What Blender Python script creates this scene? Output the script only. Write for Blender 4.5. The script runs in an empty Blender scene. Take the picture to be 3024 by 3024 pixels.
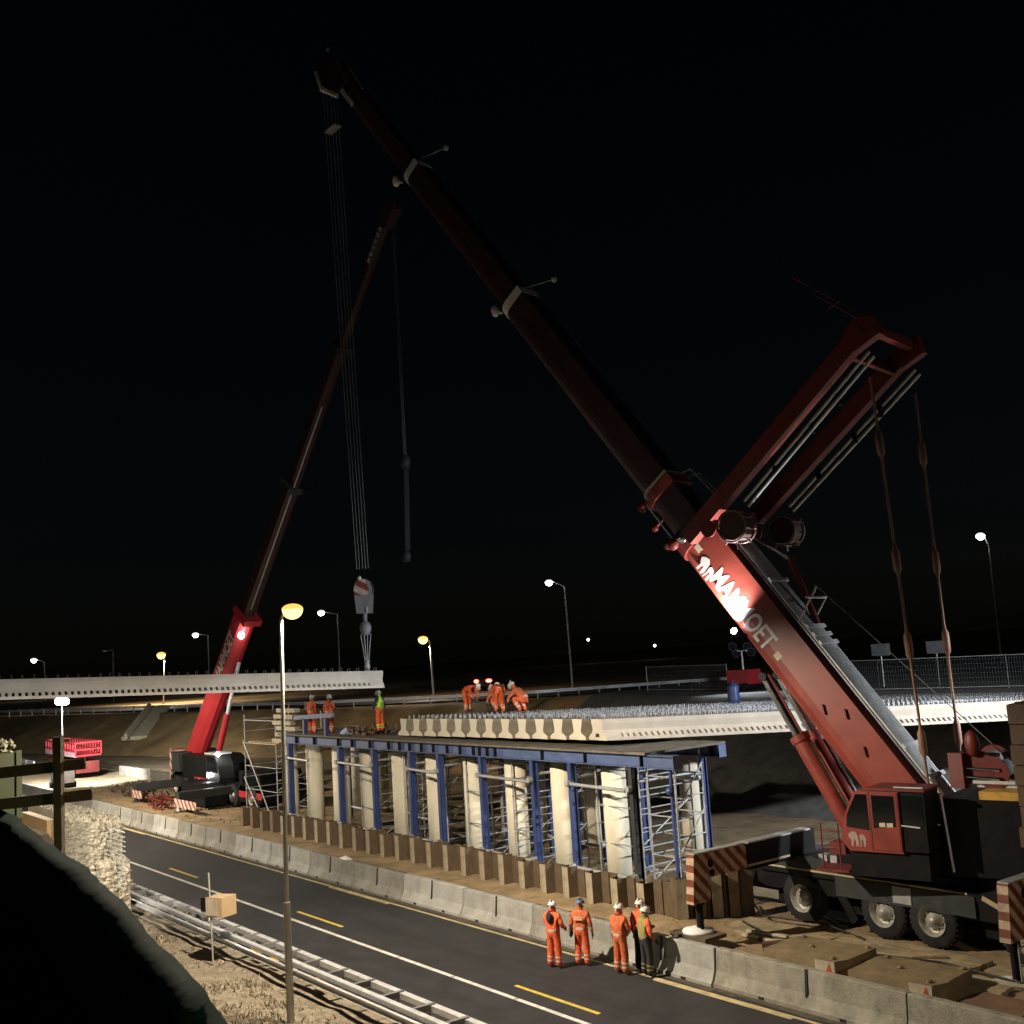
import bpy, math, random
from mathutils import Vector, Matrix
V = Vector
random.seed(7)
rad = math.radians
scene = bpy.context.scene
COL = scene.collection

# ------------------------------------------------------------------ camera
EYE = V((0, 0, 8.9))
YAW, PITCH, ROLL = rad(37.2), rad(7.07), rad(3.55)
_fh = V((-math.cos(YAW), math.sin(YAW), 0))
_r = V((math.sin(YAW), math.cos(YAW), 0))
_f = _fh * math.cos(PITCH) + V((0, 0, 1)) * math.sin(PITCH)
_u = -_fh * math.sin(PITCH) + V((0, 0, 1)) * math.cos(PITCH)
_cx = _r * math.cos(ROLL) - _u * math.sin(ROLL)
_cy = _r * math.sin(ROLL) + _u * math.cos(ROLL)
cam_d = bpy.data.cameras.new('camera')
cam_d.sensor_width = 36.0
cam_d.lens = 36.0 * 3264 / 3024
cam_d.clip_start = 0.1
cam_d.clip_end = 3000
cam = bpy.data.objects.new('camera', cam_d)
COL.objects.link(cam)
_m = Matrix((_cx, _cy, -_f)).transposed().to_4x4()
_m.translation = EYE
cam.matrix_world = _m
scene.camera = cam

# ------------------------------------------------------------------ sky, added moonlight fill, exposure
world = bpy.data.worlds.new('World')
scene.world = world
world.use_nodes = True
wn = world.node_tree
sky = wn.nodes.new('ShaderNodeTexSky')
sky.sky_type = 'NISHITA'
sky.sun_disc = False
sky.sun_elevation = rad(34)
sky.sun_rotation = rad(200)
bgn = wn.nodes['Background']
wn.links.new(sky.outputs['Color'], bgn.inputs['Color'])
bgn.inputs['Strength'].default_value = 0.00045
sun_d = bpy.data.lights.new('moon_fill', 'SUN')  # faint overall fill light, added as if from a moon
sun_d.energy = 0.003
sun_d.angle = rad(0.5)
sun_d.color = (0.85, 0.9, 1.0)
sun = bpy.data.objects.new('moon_fill', sun_d)
COL.objects.link(sun)
sun.rotation_euler = (rad(56), 0, rad(20))
scene.view_settings.view_transform = 'Standard'
scene.view_settings.look = 'None'
scene.view_settings.exposure = 0.0
scene.view_settings.gamma = 1.0
scene.view_settings.use_curve_mapping = False
scene.render.engine = 'CYCLES'
scene.cycles.use_denoising = True
scene.cycles.max_bounces = 6
scene.cycles.diffuse_bounces = 1
scene.cycles.glossy_bounces = 3
scene.cycles.transmission_bounces = 4
scene.cycles.sample_clamp_indirect = 4.0
scene.cycles.caustics_reflective = False
scene.cycles.caustics_refractive = False
scene.cycles.use_light_tree = True

# ------------------------------------------------------------------ materials
MATS = {}
def M(name, col, rough=0.65, metal=0.0, var=0.25, scale=2.5, bump=0.0, bscale=20.0, dirt=0.0, dirt_col=(0.06, 0.045, 0.03), dmap=(1, 1, 0.45)):
    if name in MATS: return MATS[name]
    m = bpy.data.materials.new(name); m.use_nodes = True
    nt = m.node_tree; b = nt.nodes['Principled BSDF']
    tc = nt.nodes.new('ShaderNodeTexCoord')
    n1 = nt.nodes.new('ShaderNodeTexNoise'); n1.inputs['Scale'].default_value = scale; n1.inputs['Detail'].default_value = 7; n1.inputs['Roughness'].default_value = 0.65
    nt.links.new(tc.outputs['Object'], n1.inputs['Vector'])
    mr = nt.nodes.new('ShaderNodeMapRange'); mr.inputs['From Min'].default_value = 0.28; mr.inputs['From Max'].default_value = 0.72
    mr.inputs['To Min'].default_value = 1 - var; mr.inputs['To Max'].default_value = 1 + var
    nt.links.new(n1.outputs['Fac'], mr.inputs['Value'])
    mx = nt.nodes.new('ShaderNodeMix'); mx.data_type = 'RGBA'; mx.blend_type = 'MULTIPLY'; mx.inputs[0].default_value = 1.0
    mx.inputs[6].default_value = (*col, 1)
    nt.links.new(mr.outputs['Result'], mx.inputs[7])
    out = mx.outputs[2]
    if dirt > 0:
        n2 = nt.nodes.new('ShaderNodeTexNoise'); n2.inputs['Scale'].default_value = scale * 0.45; n2.inputs['Detail'].default_value = 9; n2.inputs['Roughness'].default_value = 0.75
        mp = nt.nodes.new('ShaderNodeMapping'); mp.inputs['Location'].default_value = (3.1, 7.7, 1.9); mp.inputs['Scale'].default_value = dmap
        nt.links.new(tc.outputs['Object'], mp.inputs['Vector']); nt.links.new(mp.outputs['Vector'], n2.inputs['Vector'])
        m2 = nt.nodes.new('ShaderNodeMapRange'); m2.inputs['From Min'].default_value = 0.5; m2.inputs['From Max'].default_value = 0.72; m2.inputs['To Max'].default_value = dirt
        nt.links.new(n2.outputs['Fac'], m2.inputs['Value'])
        mx2 = nt.nodes.new('ShaderNodeMix'); mx2.data_type = 'RGBA'
        nt.links.new(m2.outputs['Result'], mx2.inputs[0]); nt.links.new(out, mx2.inputs[6]); mx2.inputs[7].default_value = (*dirt_col, 1)
        out = mx2.outputs[2]
    nt.links.new(out, b.inputs['Base Color'])
    b.inputs['Metallic'].default_value = metal
    rr = nt.nodes.new('ShaderNodeMapRange'); rr.inputs['To Min'].default_value = max(0.04, rough - 0.12); rr.inputs['To Max'].default_value = min(1, rough + 0.12)
    nt.links.new(n1.outputs['Fac'], rr.inputs['Value']); nt.links.new(rr.outputs['Result'], b.inputs['Roughness'])
    if bump > 0:
        n3 = nt.nodes.new('ShaderNodeTexNoise'); n3.inputs['Scale'].default_value = bscale; n3.inputs['Detail'].default_value = 5
        nt.links.new(tc.outputs['Object'], n3.inputs['Vector'])
        bp = nt.nodes.new('ShaderNodeBump'); bp.inputs['Strength'].default_value = bump; bp.inputs['Distance'].default_value = 0.05
        nt.links.new(n3.outputs['Fac'], bp.inputs['Height']); nt.links.new(bp.outputs['Normal'], b.inputs['Normal'])
    MATS[name] = m
    return m

def glow(name, col, strength):
    if name in MATS: return MATS[name]
    m = bpy.data.materials.new(name); m.use_nodes = True
    b = m.node_tree.nodes['Principled BSDF']
    b.inputs['Base Color'].default_value = (0.8, 0.8, 0.8, 1)
    b.inputs['Emission Color'].default_value = (*col, 1)
    b.inputs['Emission Strength'].default_value = strength
    MATS[name] = m
    return m

def stripes(name, d, k, c1, c2, rough=0.5):
    m = bpy.data.materials.new(name); m.use_nodes = True
    nt = m.node_tree; b = nt.nodes['Principled BSDF']
    tc = nt.nodes.new('ShaderNodeTexCoord')
    dot = nt.nodes.new('ShaderNodeVectorMath'); dot.operation = 'DOT_PRODUCT'; dot.inputs[1].default_value = (d[0] * k, d[1] * k, d[2] * k)
    nt.links.new(tc.outputs['Object'], dot.inputs[0])
    fr = nt.nodes.new('ShaderNodeMath'); fr.operation = 'FRACT'; nt.links.new(dot.outputs['Value'], fr.inputs[0])
    gt = nt.nodes.new('ShaderNodeMath'); gt.operation = 'GREATER_THAN'; gt.inputs[1].default_value = 0.5; nt.links.new(fr.outputs[0], gt.inputs[0])
    mx = nt.nodes.new('ShaderNodeMix'); mx.data_type = 'RGBA'; nt.links.new(gt.outputs[0], mx.inputs[0])
    mx.inputs[6].default_value = (*c1, 1); mx.inputs[7].default_value = (*c2, 1)
    n1 = nt.nodes.new('ShaderNodeTexNoise'); n1.inputs['Scale'].default_value = 5; n1.inputs['Detail'].default_value = 6
    nt.links.new(tc.outputs['Object'], n1.inputs['Vector'])
    mr = nt.nodes.new('ShaderNodeMapRange'); mr.inputs['From Min'].default_value = 0.3; mr.inputs['From Max'].default_value = 0.7; mr.inputs['To Min'].default_value = 0.55; mr.inputs['To Max'].default_value = 1.1
    nt.links.new(n1.outputs['Fac'], mr.inputs['Value'])
    m2 = nt.nodes.new('ShaderNodeMix'); m2.data_type = 'RGBA'; m2.blend_type = 'MULTIPLY'; m2.inputs[0].default_value = 1
    nt.links.new(mx.outputs[2], m2.inputs[6]); nt.links.new(mr.outputs['Result'], m2.inputs[7])
    nt.links.new(m2.outputs[2], b.inputs['Base Color']); b.inputs['Roughness'].default_value = rough
    MATS[name] = m
    return m

def glass(name, col=(0.006, 0.007, 0.008)):
    m = bpy.data.materials.new(name); m.use_nodes = True
    b = m.node_tree.nodes['Principled BSDF']
    b.inputs['Base Color'].default_value = (*col, 1); b.inputs['Roughness'].default_value = 0.08
    b.inputs['Specular IOR Level'].default_value = 0.5
    MATS[name] = m
    return m

asphalt = M('asphalt', (0.036, 0.036, 0.038), 0.72, var=0.35, scale=1.2, bump=0.25, bscale=60, dirt=0.9, dirt_col=(0.026, 0.026, 0.027), dmap=(0.06, 1.6, 1))
paint_w = M('white_road_paint', (0.75, 0.74, 0.7), 0.6, var=0.3, scale=6, dirt=0.5, dirt_col=(0.25, 0.24, 0.22))
paint_y = M('yellow_road_paint', (0.72, 0.55, 0.08), 0.6, var=0.3, scale=6, dirt=0.4)
paint_edge = M('worn_edge_paint', (0.55, 0.46, 0.24), 0.7, var=0.35, scale=3, dirt=0.75, dirt_col=(0.1, 0.085, 0.06))
sand = M('sandy_soil', (0.30, 0.215, 0.115), 0.95, var=0.45, scale=0.9, bump=0.8, bscale=6, dirt=0.8, dirt_col=(0.11, 0.075, 0.04))
soil_dark = M('dark_soil', (0.10, 0.075, 0.05), 0.95, var=0.4, scale=0.6, bump=0.6, bscale=4, dirt=0.6)
slope_m = M('slope_soil', (0.42, 0.27, 0.11), 0.95, var=0.5, scale=0.25, bump=0.8, bscale=3, dirt=0.7, dirt_col=(0.09, 0.07, 0.045))
verge_m = M('dry_verge', (0.31, 0.26, 0.185), 0.95, var=0.5, scale=3, bump=1.0, bscale=14, dirt=0.7, dirt_col=(0.11, 0.075, 0.045))
straw = M('dry_grass', (0.46, 0.39, 0.27), 0.9, var=0.5, scale=8)
concrete = M('barrier_concrete', (0.34, 0.335, 0.305), 0.85, var=0.22, scale=2.2, bump=0.25, bscale=25, dirt=0.7, dirt_col=(0.16, 0.14, 0.1))
concrete_old = M('stained_barrier_concrete', (0.27, 0.25, 0.2), 0.9, var=0.35, scale=2.6, bump=0.4, bscale=25, dirt=0.8, dirt_col=(0.42, 0.4, 0.34))
column_m = M('column_concrete', (0.78, 0.72, 0.56), 0.8, var=0.1, scale=1.5, bump=0.1, bscale=20, dirt=0.25, dirt_col=(0.5, 0.44, 0.32))
beam_m = M('precast_concrete', (0.56, 0.55, 0.52), 0.75, var=0.12, scale=1.5, bump=0.1, bscale=20, dirt=0.3, dirt_col=(0.38, 0.36, 0.32))
beam_cream = M('cream_precast_concrete', (0.6, 0.55, 0.44), 0.75, var=0.12, scale=1.5, bump=0.1, bscale=20, dirt=0.4, dirt_col=(0.38, 0.33, 0.25))
hole_m = M('hole_dark', (0.02, 0.018, 0.015), 0.9, var=0.1)  # near-black colour stands in for the shade inside holes and slots
rust = M('rusty_pile', (0.2, 0.14, 0.085), 0.85, metal=0.1, var=0.4, scale=3, bump=0.3, bscale=25, dirt=0.8, dirt_col=(0.07, 0.045, 0.025))
rust_light = M('scuffed_pile', (0.38, 0.32, 0.22), 0.8, metal=0.1, var=0.35, scale=2.5, bump=0.3, bscale=25, dirt=0.8, dirt_col=(0.15, 0.1, 0.06))
galv = M('galvanised_steel', (0.72, 0.73, 0.74), 0.4, metal=0.3, var=0.15, scale=4, dirt=0.35, dirt_col=(0.3, 0.29, 0.26))
galv_dull = M('dull_galvanised_tube', (0.42, 0.43, 0.43), 0.5, metal=0.35, var=0.2, scale=4, dirt=0.5, dirt_col=(0.16, 0.13, 0.1))
blue = M('blue_paint', (0.035, 0.06, 0.19), 0.45, var=0.25, scale=3, dirt=0.6, dirt_col=(0.06, 0.055, 0.06))
blue_lt = M('blue_beam_paint', (0.075, 0.11, 0.23), 0.5, var=0.25, scale=2, dirt=0.5, dirt_col=(0.1, 0.1, 0.1))
red = M('crane_red', (0.26, 0.047, 0.033), 0.42, var=0.22, scale=1.6, dirt=0.7, dirt_col=(0.13, 0.03, 0.02))
red2 = M('crane_red_bright', (0.42, 0.03, 0.035), 0.4, var=0.14, scale=1.2, dirt=0.3, dirt_col=(0.2, 0.03, 0.03))
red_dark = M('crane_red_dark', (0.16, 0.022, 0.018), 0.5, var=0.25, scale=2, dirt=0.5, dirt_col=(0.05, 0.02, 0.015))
black = M('black_steel', (0.010, 0.010, 0.011), 0.5, var=0.3, scale=3, dirt=0.5, dirt_col=(0.022, 0.02, 0.016))
darkgrey = M('dark_grey_steel', (0.035, 0.038, 0.04), 0.5, var=0.25, scale=3, dirt=0.5, dirt_col=(0.09, 0.08, 0.06))
rubber = M('tyre_rubber', (0.022, 0.022, 0.024), 0.8, var=0.3, scale=6, bump=0.3, bscale=30, dirt=0.7, dirt_col=(0.07, 0.06, 0.045))
rim_m = M('wheel_rim', (0.4, 0.38, 0.33), 0.45, metal=0.3, var=0.25, scale=6, dirt=0.6, dirt_col=(0.12, 0.1, 0.07))
chrome = M('chrome_rod', (0.8, 0.8, 0.8), 0.14, metal=1.0, var=0.05)
white_m = M('white_paint', (0.78, 0.77, 0.73), 0.5, var=0.08, scale=3, dirt=0.2, dirt_col=(0.4, 0.38, 0.33))
cream_line = M('cream_trim', (0.42, 0.35, 0.2), 0.6, var=0.25, scale=4, dirt=0.4)
yellow_m = M('yellow_paint', (0.62, 0.36, 0.06), 0.55, var=0.25, scale=3, dirt=0.4)
timber = M('timber', (0.32, 0.215, 0.11), 0.85, var=0.3, scale=6, bump=0.3, bscale=18, dirt=0.5, dirt_col=(0.13, 0.085, 0.045))
ply = M('plywood', (0.46, 0.3, 0.14), 0.7, var=0.15, scale=3, dirt=0.4, dirt_col=(0.25, 0.15, 0.07))
stone_m = M('gabion_stone', (0.46, 0.41, 0.31), 0.9, var=0.5, scale=5, dirt=0.5, dirt_col=(0.2, 0.15, 0.09))
tarp = M('dark_green_sheeting', (0.012, 0.042, 0.031), 0.85, var=0.5, scale=1.5, bump=0.25, bscale=3)
tarp_blk = M('black_sheeting', (0.006, 0.006, 0.006), 0.85, var=0.5, scale=2, bump=0.8, bscale=5)
skip_green = M('green_skip_paint', (0.045, 0.058, 0.022), 0.6, var=0.2, scale=3, dirt=0.5)
lampgrey = M('lamp_column_paint', (0.42, 0.41, 0.36), 0.5, metal=0.3, var=0.2, scale=3, dirt=0.3)
rope_m = M('wire_rope', (0.3, 0.3, 0.3), 0.5, metal=0.3, var=0.2)
pend_m = M('rusty_pendant', (0.27, 0.15, 0.1), 0.6, metal=0.2, var=0.3, scale=6, dirt=0.4)
rebar_m = M('rebar', (0.4, 0.42, 0.46), 0.55, metal=0.4, var=0.4, scale=2, dirt=0.6, dirt_col=(0.12, 0.11, 0.1))
orange = M('hi_vis_orange', (0.80, 0.14, 0.045), 0.8, var=0.3, scale=7, bump=0.8, bscale=11, dirt=0.45, dirt_col=(.35, .09, .04))
orange_d = M('worn_hi_vis_orange', (0.6, 0.14, 0.05), 0.8, var=0.35, scale=7, bump=0.8, bscale=11, dirt=0.5, dirt_col=(.25, .08, .04))
khaki = M('khaki_vest', (0.28, 0.25, 0.08), 0.8, var=0.25, scale=8)
lime = M('hi_vis_lime', (0.5, 0.85, 0.12), 0.75, var=0.12, scale=8)
navy = M('dark_cloth', (0.03, 0.025, 0.03), 0.85, var=0.2, scale=8)
band = M('reflective_band', (0.62, 0.55, 0.46), 0.45, var=0.15, scale=8)
skin_m = M('skin', (0.42, 0.24, 0.17), 0.6, var=0.08, scale=8)
boot_m = M('boot_leather', (0.05, 0.04, 0.035), 0.7, var=0.3, scale=8)
hat_w = M('white_helmet', (0.75, 0.72, 0.64), 0.35, var=0.05)
hat_b = M('blue_grey_helmet', (0.09, 0.13, 0.2), 0.4, var=0.08)
glove_m = M('dark_glove', (0.03, 0.03, 0.035), 0.8, var=0.2)
mesh_m = M('fence_wire', (0.16, 0.165, 0.17), 0.6, metal=0.3, var=0.2)
glass_m = glass('cab_glass')
for _m, _s in ((tarp, .04), (tarp_blk, .02), (black, .15), (asphalt, .25), (darkgrey, .3), (rubber, .2)): _m.node_tree.nodes['Principled BSDF'].inputs['Specular IOR Level'].default_value = _s
STR = stripes('warning_stripes', (0, 0.707, 0.707), 3.4, (0.2, 0.05, 0.02), (0.52, 0.37, 0.26))
STR2 = stripes('warning_stripes_across', (0.9, 0.44, 0), 3.2, (0.3, 0.07, 0.03), (0.72, 0.52, 0.36))
STR3 = stripes('warning_stripes_small', (0.707, 0, 0.707), 2.4, (0.4, 0.1, 0.07), (0.8, 0.68, 0.6))

# ------------------------------------------------------------------ mesh builder
class MB:
    def __init__(s):
        s.v = []; s.f = []; s.m = []; s.sm = []; s.cur = 0
    def add(s, vs, fs, smooth=False):
        o = len(s.v); s.v.extend([tuple(p) for p in vs])
        for f in fs:
            s.f.append([i + o for i in f]); s.m.append(s.cur); s.sm.append(smooth)
        return s
    def hexa(s, p):
        return s.add(p, [(0, 3, 2, 1), (4, 5, 6, 7), (0, 1, 5, 4), (1, 2, 6, 5), (2, 3, 7, 6), (3, 0, 4, 7)])
    def box(s, x0, x1, y0, y1, z0, z1):
        return s.hexa([(x0, y0, z0), (x1, y0, z0), (x1, y1, z0), (x0, y1, z0), (x0, y0, z1), (x1, y0, z1), (x1, y1, z1), (x0, y1, z1)])
    def cbox(s, c, d, rz=0.0):
        c = V(c); R_ = Matrix.Rotation(rz, 3, 'Z'); out = []
        for dz in (-.5, .5):
            for dx, dy in ((-.5, -.5), (.5, -.5), (.5, .5), (-.5, .5)):
                out.append(c + R_ @ V((dx * d[0], dy * d[1], dz * d[2])))
        return s.hexa(out)
    def beam(s, p, q, w, h, up=(0, 0, 1)):
        p, q = V(p), V(q); t = (q - p).normalized(); up = V(up)
        if abs(t.dot(up.normalized())) > 0.98: up = V((0, 1, 0))
        sd = t.cross(up).normalized(); u = sd.cross(t).normalized()
        a, b = sd * w / 2, u * h / 2
        return s.hexa([p - a - b, p + a - b, q + a - b, q - a - b, p - a + b, p + a + b, q + a + b, q - a + b])
    def tube(s, p, q, r, r2=None, n=8, cap=True):
        p, q = V(p), V(q); r2 = r if r2 is None else r2
        t = (q - p).normalized(); a = t.orthogonal().normalized(); b = t.cross(a)
        ring = lambda c, rr: [c + (a * math.cos(2 * math.pi * i / n) + b * math.sin(2 * math.pi * i / n)) * rr for i in range(n)]
        A, B = ring(p, r), ring(q, r2)
        s.add(A + B, [(i, (i + 1) % n, n + (i + 1) % n, n + i) for i in range(n)], True)
        if cap:
            s.add(A, [tuple(range(n - 1, -1, -1))]); s.add(B, [tuple(range(n))])
        return s
    def path(s, pts, r, n=6):
        for i in range(len(pts) - 1): s.tube(pts[i], pts[i + 1], r, None, n)
        return s
    def prism(s, poly, O, ux, uy, uz, d, smooth=False):
        O, ux, uy, uz = V(O), V(ux), V(uy), V(uz); n = len(poly)
        A = [O + ux * x + uy * y for x, y in poly]; B = [p + uz * d for p in A]
        s.add(A + B, [(i, (i + 1) % n, n + (i + 1) % n, n + i) for i in range(n)], smooth)
        s.add(A, [tuple(range(n - 1, -1, -1))]); s.add(B, [tuple(range(n))])
        return s
    def lathe(s, prof, O, ax=(0, 0, 1), n=16, smooth=True):
        O = V(O); t = V(ax).normalized(); a = t.orthogonal().normalized(); b = t.cross(a); vs = []; k = len(prof)
        for r, z in prof:
            for i in range(n):
                an = 2 * math.pi * i / n
                vs.append(O + t * z + (a * math.cos(an) + b * math.sin(an)) * r)
        fs = [(j * n + i, j * n + (i + 1) % n, (j + 1) * n + (i + 1) % n, (j + 1) * n + i) for j in range(k - 1) for i in range(n)]
        return s.add(vs, fs, smooth)
    def ball(s, c, rx, ry=None, rz=None, n=12, k=7):
        ry = rx if ry is None else ry; rz = rx if rz is None else rz; c = V(c); vs = []
        for j in range(k + 1):
            th = math.pi * j / k
            for i in range(n):
                ph = 2 * math.pi * i / n
                vs.append(c + V((rx * math.sin(th) * math.cos(ph), ry * math.sin(th) * math.sin(ph), -rz * math.cos(th))))
        return s.add(vs, [(j * n + i, j * n + (i + 1) % n, (j + 1) * n + (i + 1) % n, (j + 1) * n + i) for j in range(k) for i in range(n)], True)
    def rock(s, c, r, rng):
        c = V(c); vs = []
        for d in ((1, 0, 0), (-1, 0, 0), (0, 1, 0), (0, -1, 0), (0, 0, 1), (0, 0, -1), (.6, .6, .5), (-.6, .6, -.5), (.6, -.6, -.5), (-.6, -.6, .5)):
            vs.append(c + V(d).normalized() * r * rng.uniform(.7, 1.2))
        s.add(vs[:6], [(0, 2, 4), (2, 1, 4), (1, 3, 4), (3, 0, 4), (2, 0, 5), (1, 2, 5), (3, 1, 5), (0, 3, 5)])
        return s
    def mesh(s, name, mats, origin=(0, 0, 0)):
        o = V(origin); me = bpy.data.meshes.new(name)
        me.from_pydata([(p[0] - o.x, p[1] - o.y, p[2] - o.z) for p in s.v], [], s.f)
        for m in (mats if isinstance(mats, (list, tuple)) else [mats]): me.materials.append(m)
        me.polygons.foreach_set('material_index', s.m); me.polygons.foreach_set('use_smooth', s.sm)
        me.update()
        return me

def obj(name, data, parent=None, loc=None):
    o = bpy.data.objects.new(name, data); COL.objects.link(o)
    if parent is not None: o.parent = parent
    if loc is not None: o.location = loc
    return o
def tag(o, label=None, cat=None, group=None, kind=None):
    if label: o['label'] = label
    if cat: o['category'] = cat
    if group: o['group'] = group
    if kind: o['kind'] = kind
    return o
def thing(name, label, cat, loc=(0, 0, 0), group=None):
    return tag(obj(name, None, None, V(loc)), label, cat, group)
def org(o):
    while o.parent is not None: o = o.parent
    return o.location
def part(name, mb, mats, parent, kind=None, label=None):
    o = obj(name, mb.mesh(name, mats, org(parent)), parent)
    return tag(o, label, None, None, kind)
def solo(name, mb, mats, label, cat, loc=(0, 0, 0), group=None):
    return tag(obj(name, mb.mesh(name, mats, loc), None, V(loc)), label, cat, group)
def struct(name, mb, mats):
    return tag(obj(name, mb.mesh(name, mats)), kind='structure')
def copy_tree(o, parent=None):
    c = o.copy(); COL.objects.link(c)
    if parent is not None: c.parent = parent
    for ch in list(o.children): copy_tree(ch, c)
    return c
def batwing(d, top=2.1):
    # street luminaire photometry: intensity grows towards the sides so the ground is lit evenly
    d.use_nodes = True; nt = d.node_tree; em = [n for n in nt.nodes if n.type == 'EMISSION'][0]
    tc = nt.nodes.new('ShaderNodeTexCoord'); sp = nt.nodes.new('ShaderNodeSeparateXYZ'); nt.links.new(tc.outputs['Normal'], sp.inputs[0])
    ab = nt.nodes.new('ShaderNodeMath'); ab.operation = 'ABSOLUTE'; nt.links.new(sp.outputs['Z'], ab.inputs[0])
    pw = nt.nodes.new('ShaderNodeMath'); pw.operation = 'POWER'; pw.inputs[1].default_value = -2.2; nt.links.new(ab.outputs[0], pw.inputs[0])
    mn = nt.nodes.new('ShaderNodeMath'); mn.operation = 'MINIMUM'; mn.inputs[1].default_value = top; nt.links.new(pw.outputs[0], mn.inputs[0])
    nt.links.new(mn.outputs[0], em.inputs['Strength'])
def lamp(name, kind, loc, energy, col, parent, target=None, size=60, blend=0.3, radius=0.12):
    d = bpy.data.lights.new(name, kind); d.energy = energy; d.color = col
    if kind == 'SPOT':
        d.spot_size = rad(size); d.spot_blend = blend
    d.shadow_soft_size = radius
    o = bpy.data.objects.new(name, d); COL.objects.link(o)
    o.parent = parent; o.location = V(loc) - org(parent)
    if target is not None:
        o.rotation_euler = (V(target) - V(loc)).to_track_quat('-Z', 'Y').to_euler()
    return o
def text(name, body, O, xd, yd, size, mat, parent, width=None, bold=0.0):
    c = bpy.data.curves.new(name, 'FONT'); c.body = body; c.size = 1.0; c.extrude = 0.003; c.offset = bold; c.align_x = 'LEFT'
    t = bpy.data.objects.new(name, c); COL.objects.link(t)
    bpy.context.view_layer.update()
    me = bpy.data.meshes.new_from_object(t.evaluated_get(bpy.context.evaluated_depsgraph_get()))
    bpy.data.objects.remove(t)
    xs = [v.co.x for v in me.vertices]; ys = [v.co.y for v in me.vertices]
    sx = (width / (max(xs) - min(xs))) if width else size; sy = size / (max(ys) - min(ys))
    O, xd, yd = V(O), V(xd).normalized(), V(yd).normalized(); zd = xd.cross(yd); o0 = org(parent)
    for v in me.vertices:
        v.co = O - o0 + xd * ((v.co.x - min(xs)) * sx) + yd * ((v.co.y - min(ys)) * sy) + zd * v.co.z
    me.materials.clear(); me.materials.append(mat)
    return obj(name, me, parent)
from mathutils import noise as _noise
def nz(x, y, s=1.0, o=0.0): return _noise.noise(V((x * s + o, y * s - o, o * 0.37)))
def sstep(a, b, x):
    t = max(0.0, min(1.0, (x - a) / (b - a))); return t * t * (3 - 2 * t)
def grid(mb, xs, ys, zf):
    n = len(ys); vs = [(x, y, zf(x, y)) for x in xs for y in ys]
    mb.add(vs, [(i * n + j, (i + 1) * n + j, (i + 1) * n + j + 1, i * n + j + 1) for i in range(len(xs) - 1) for j in range(n - 1)], True)
def lin(a, b, n): return [a + (b - a) * i / n for i in range(n + 1)]

# ================================================================== SETTING
g = MB(); g.box(-900, 700, -700, 900, -1.2, -0.12); struct('ground', g, soil_dark)

g = MB(); g.box(-420, 60, 14.75, 21.5, -0.12, 0.0); road = struct('road', g, asphalt)
m = MB(); m.box(-420, -62, 17.36, 17.5, 0.0, 0.004); part('lane_line', m, paint_w, road)
lm = MB(); lm.box(0, 2.86, 17.36, 17.5, 0.0, 0.004); lm = lm.mesh('lane_line', paint_w)
for k in range(26): obj('lane_line', lm, road, V((-62 + 2.92 * k, 0, 0)))
m = MB(); m.box(-420, 60, 20.96, 21.07, 0.0, 0.004); part('edge_line', m, paint_edge, road)
k = -90.5
while k < 10:
    m = MB(); m.box(k, k + 3.4, 18.05, 18.17, 0.0, 0.004); part('yellow_dash', m, paint_y, road); k += 13.1
dm = MB(); rg_ = random.Random(4); px_ = -100.0
while px_ < 5:
    q_ = px_ + rg_.uniform(.5, 1.4); a_, b_ = rg_.uniform(21.1, 21.3), rg_.uniform(21.1, 21.3)
    dm.add([(px_, a_, .0035), (q_, b_, .0035), (q_, 21.48, .0035), (px_, 21.48, .0035)], [(0, 1, 2, 3)]); px_ = q_
tag(part('roadside_dirt', dm, M('roadside_dirt', (.09, .075, .052), .95, var=.5, scale=3, dirt=.6), road), kind='stuff')
for k in (-67.5, -41.0, -22.6):
    m = MB(); m.box(k, k + 4.6, 20.84, 21.0, 0.002, 0.007); part('worn_dash', m, paint_edge, road)

def verge_z(x, y):
    return -0.02 + sstep(13.2, 9.0, y) * 0.5 + 0.10 * nz(x, y, 0.8) + 0.06 * nz(x, y, 2.4, 5)
g = MB(); grid(g, lin(-140, 20, 260), lin(2.0, 14.75, 40), lambda x, y: verge_z(x, y) - (0.35 if y > 14.7 else 0)); struct('verge', g, verge_m)
rng = random.Random(3); gm = MB()
for i in range(15000):
    x = rng.uniform(-52, -14); y = rng.uniform(8.0, 13.55); dens = nz(x, y, 0.7, 9)
    if dens < -0.15 and rng.random() < 0.75: continue
    z = verge_z(x, y) - 0.02; a = rng.uniform(0, 6.28); h = rng.uniform(0.04, 0.2) * (1.2 if dens > 0.1 else 0.8); w = rng.uniform(0.012, 0.04); gm.cur = 1 if rng.random() < .4 else 0
    lx, ly = rng.uniform(-.16, .16), rng.uniform(-.16, .16)
    gm.add([(x - w * math.cos(a), y - w * math.sin(a), z), (x + w * math.cos(a), y + w * math.sin(a), z), (x + lx, y + ly, z + h)], [(0, 1, 2)])
tag(obj('dry_grass', gm.mesh('dry_grass', [straw, M('brown_grass', (.13, .095, .06), .95, var=.4, scale=8)])), 'dry beige grass tufts on the verge beside the steel guard rail', 'grass', kind='stuff')

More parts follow.
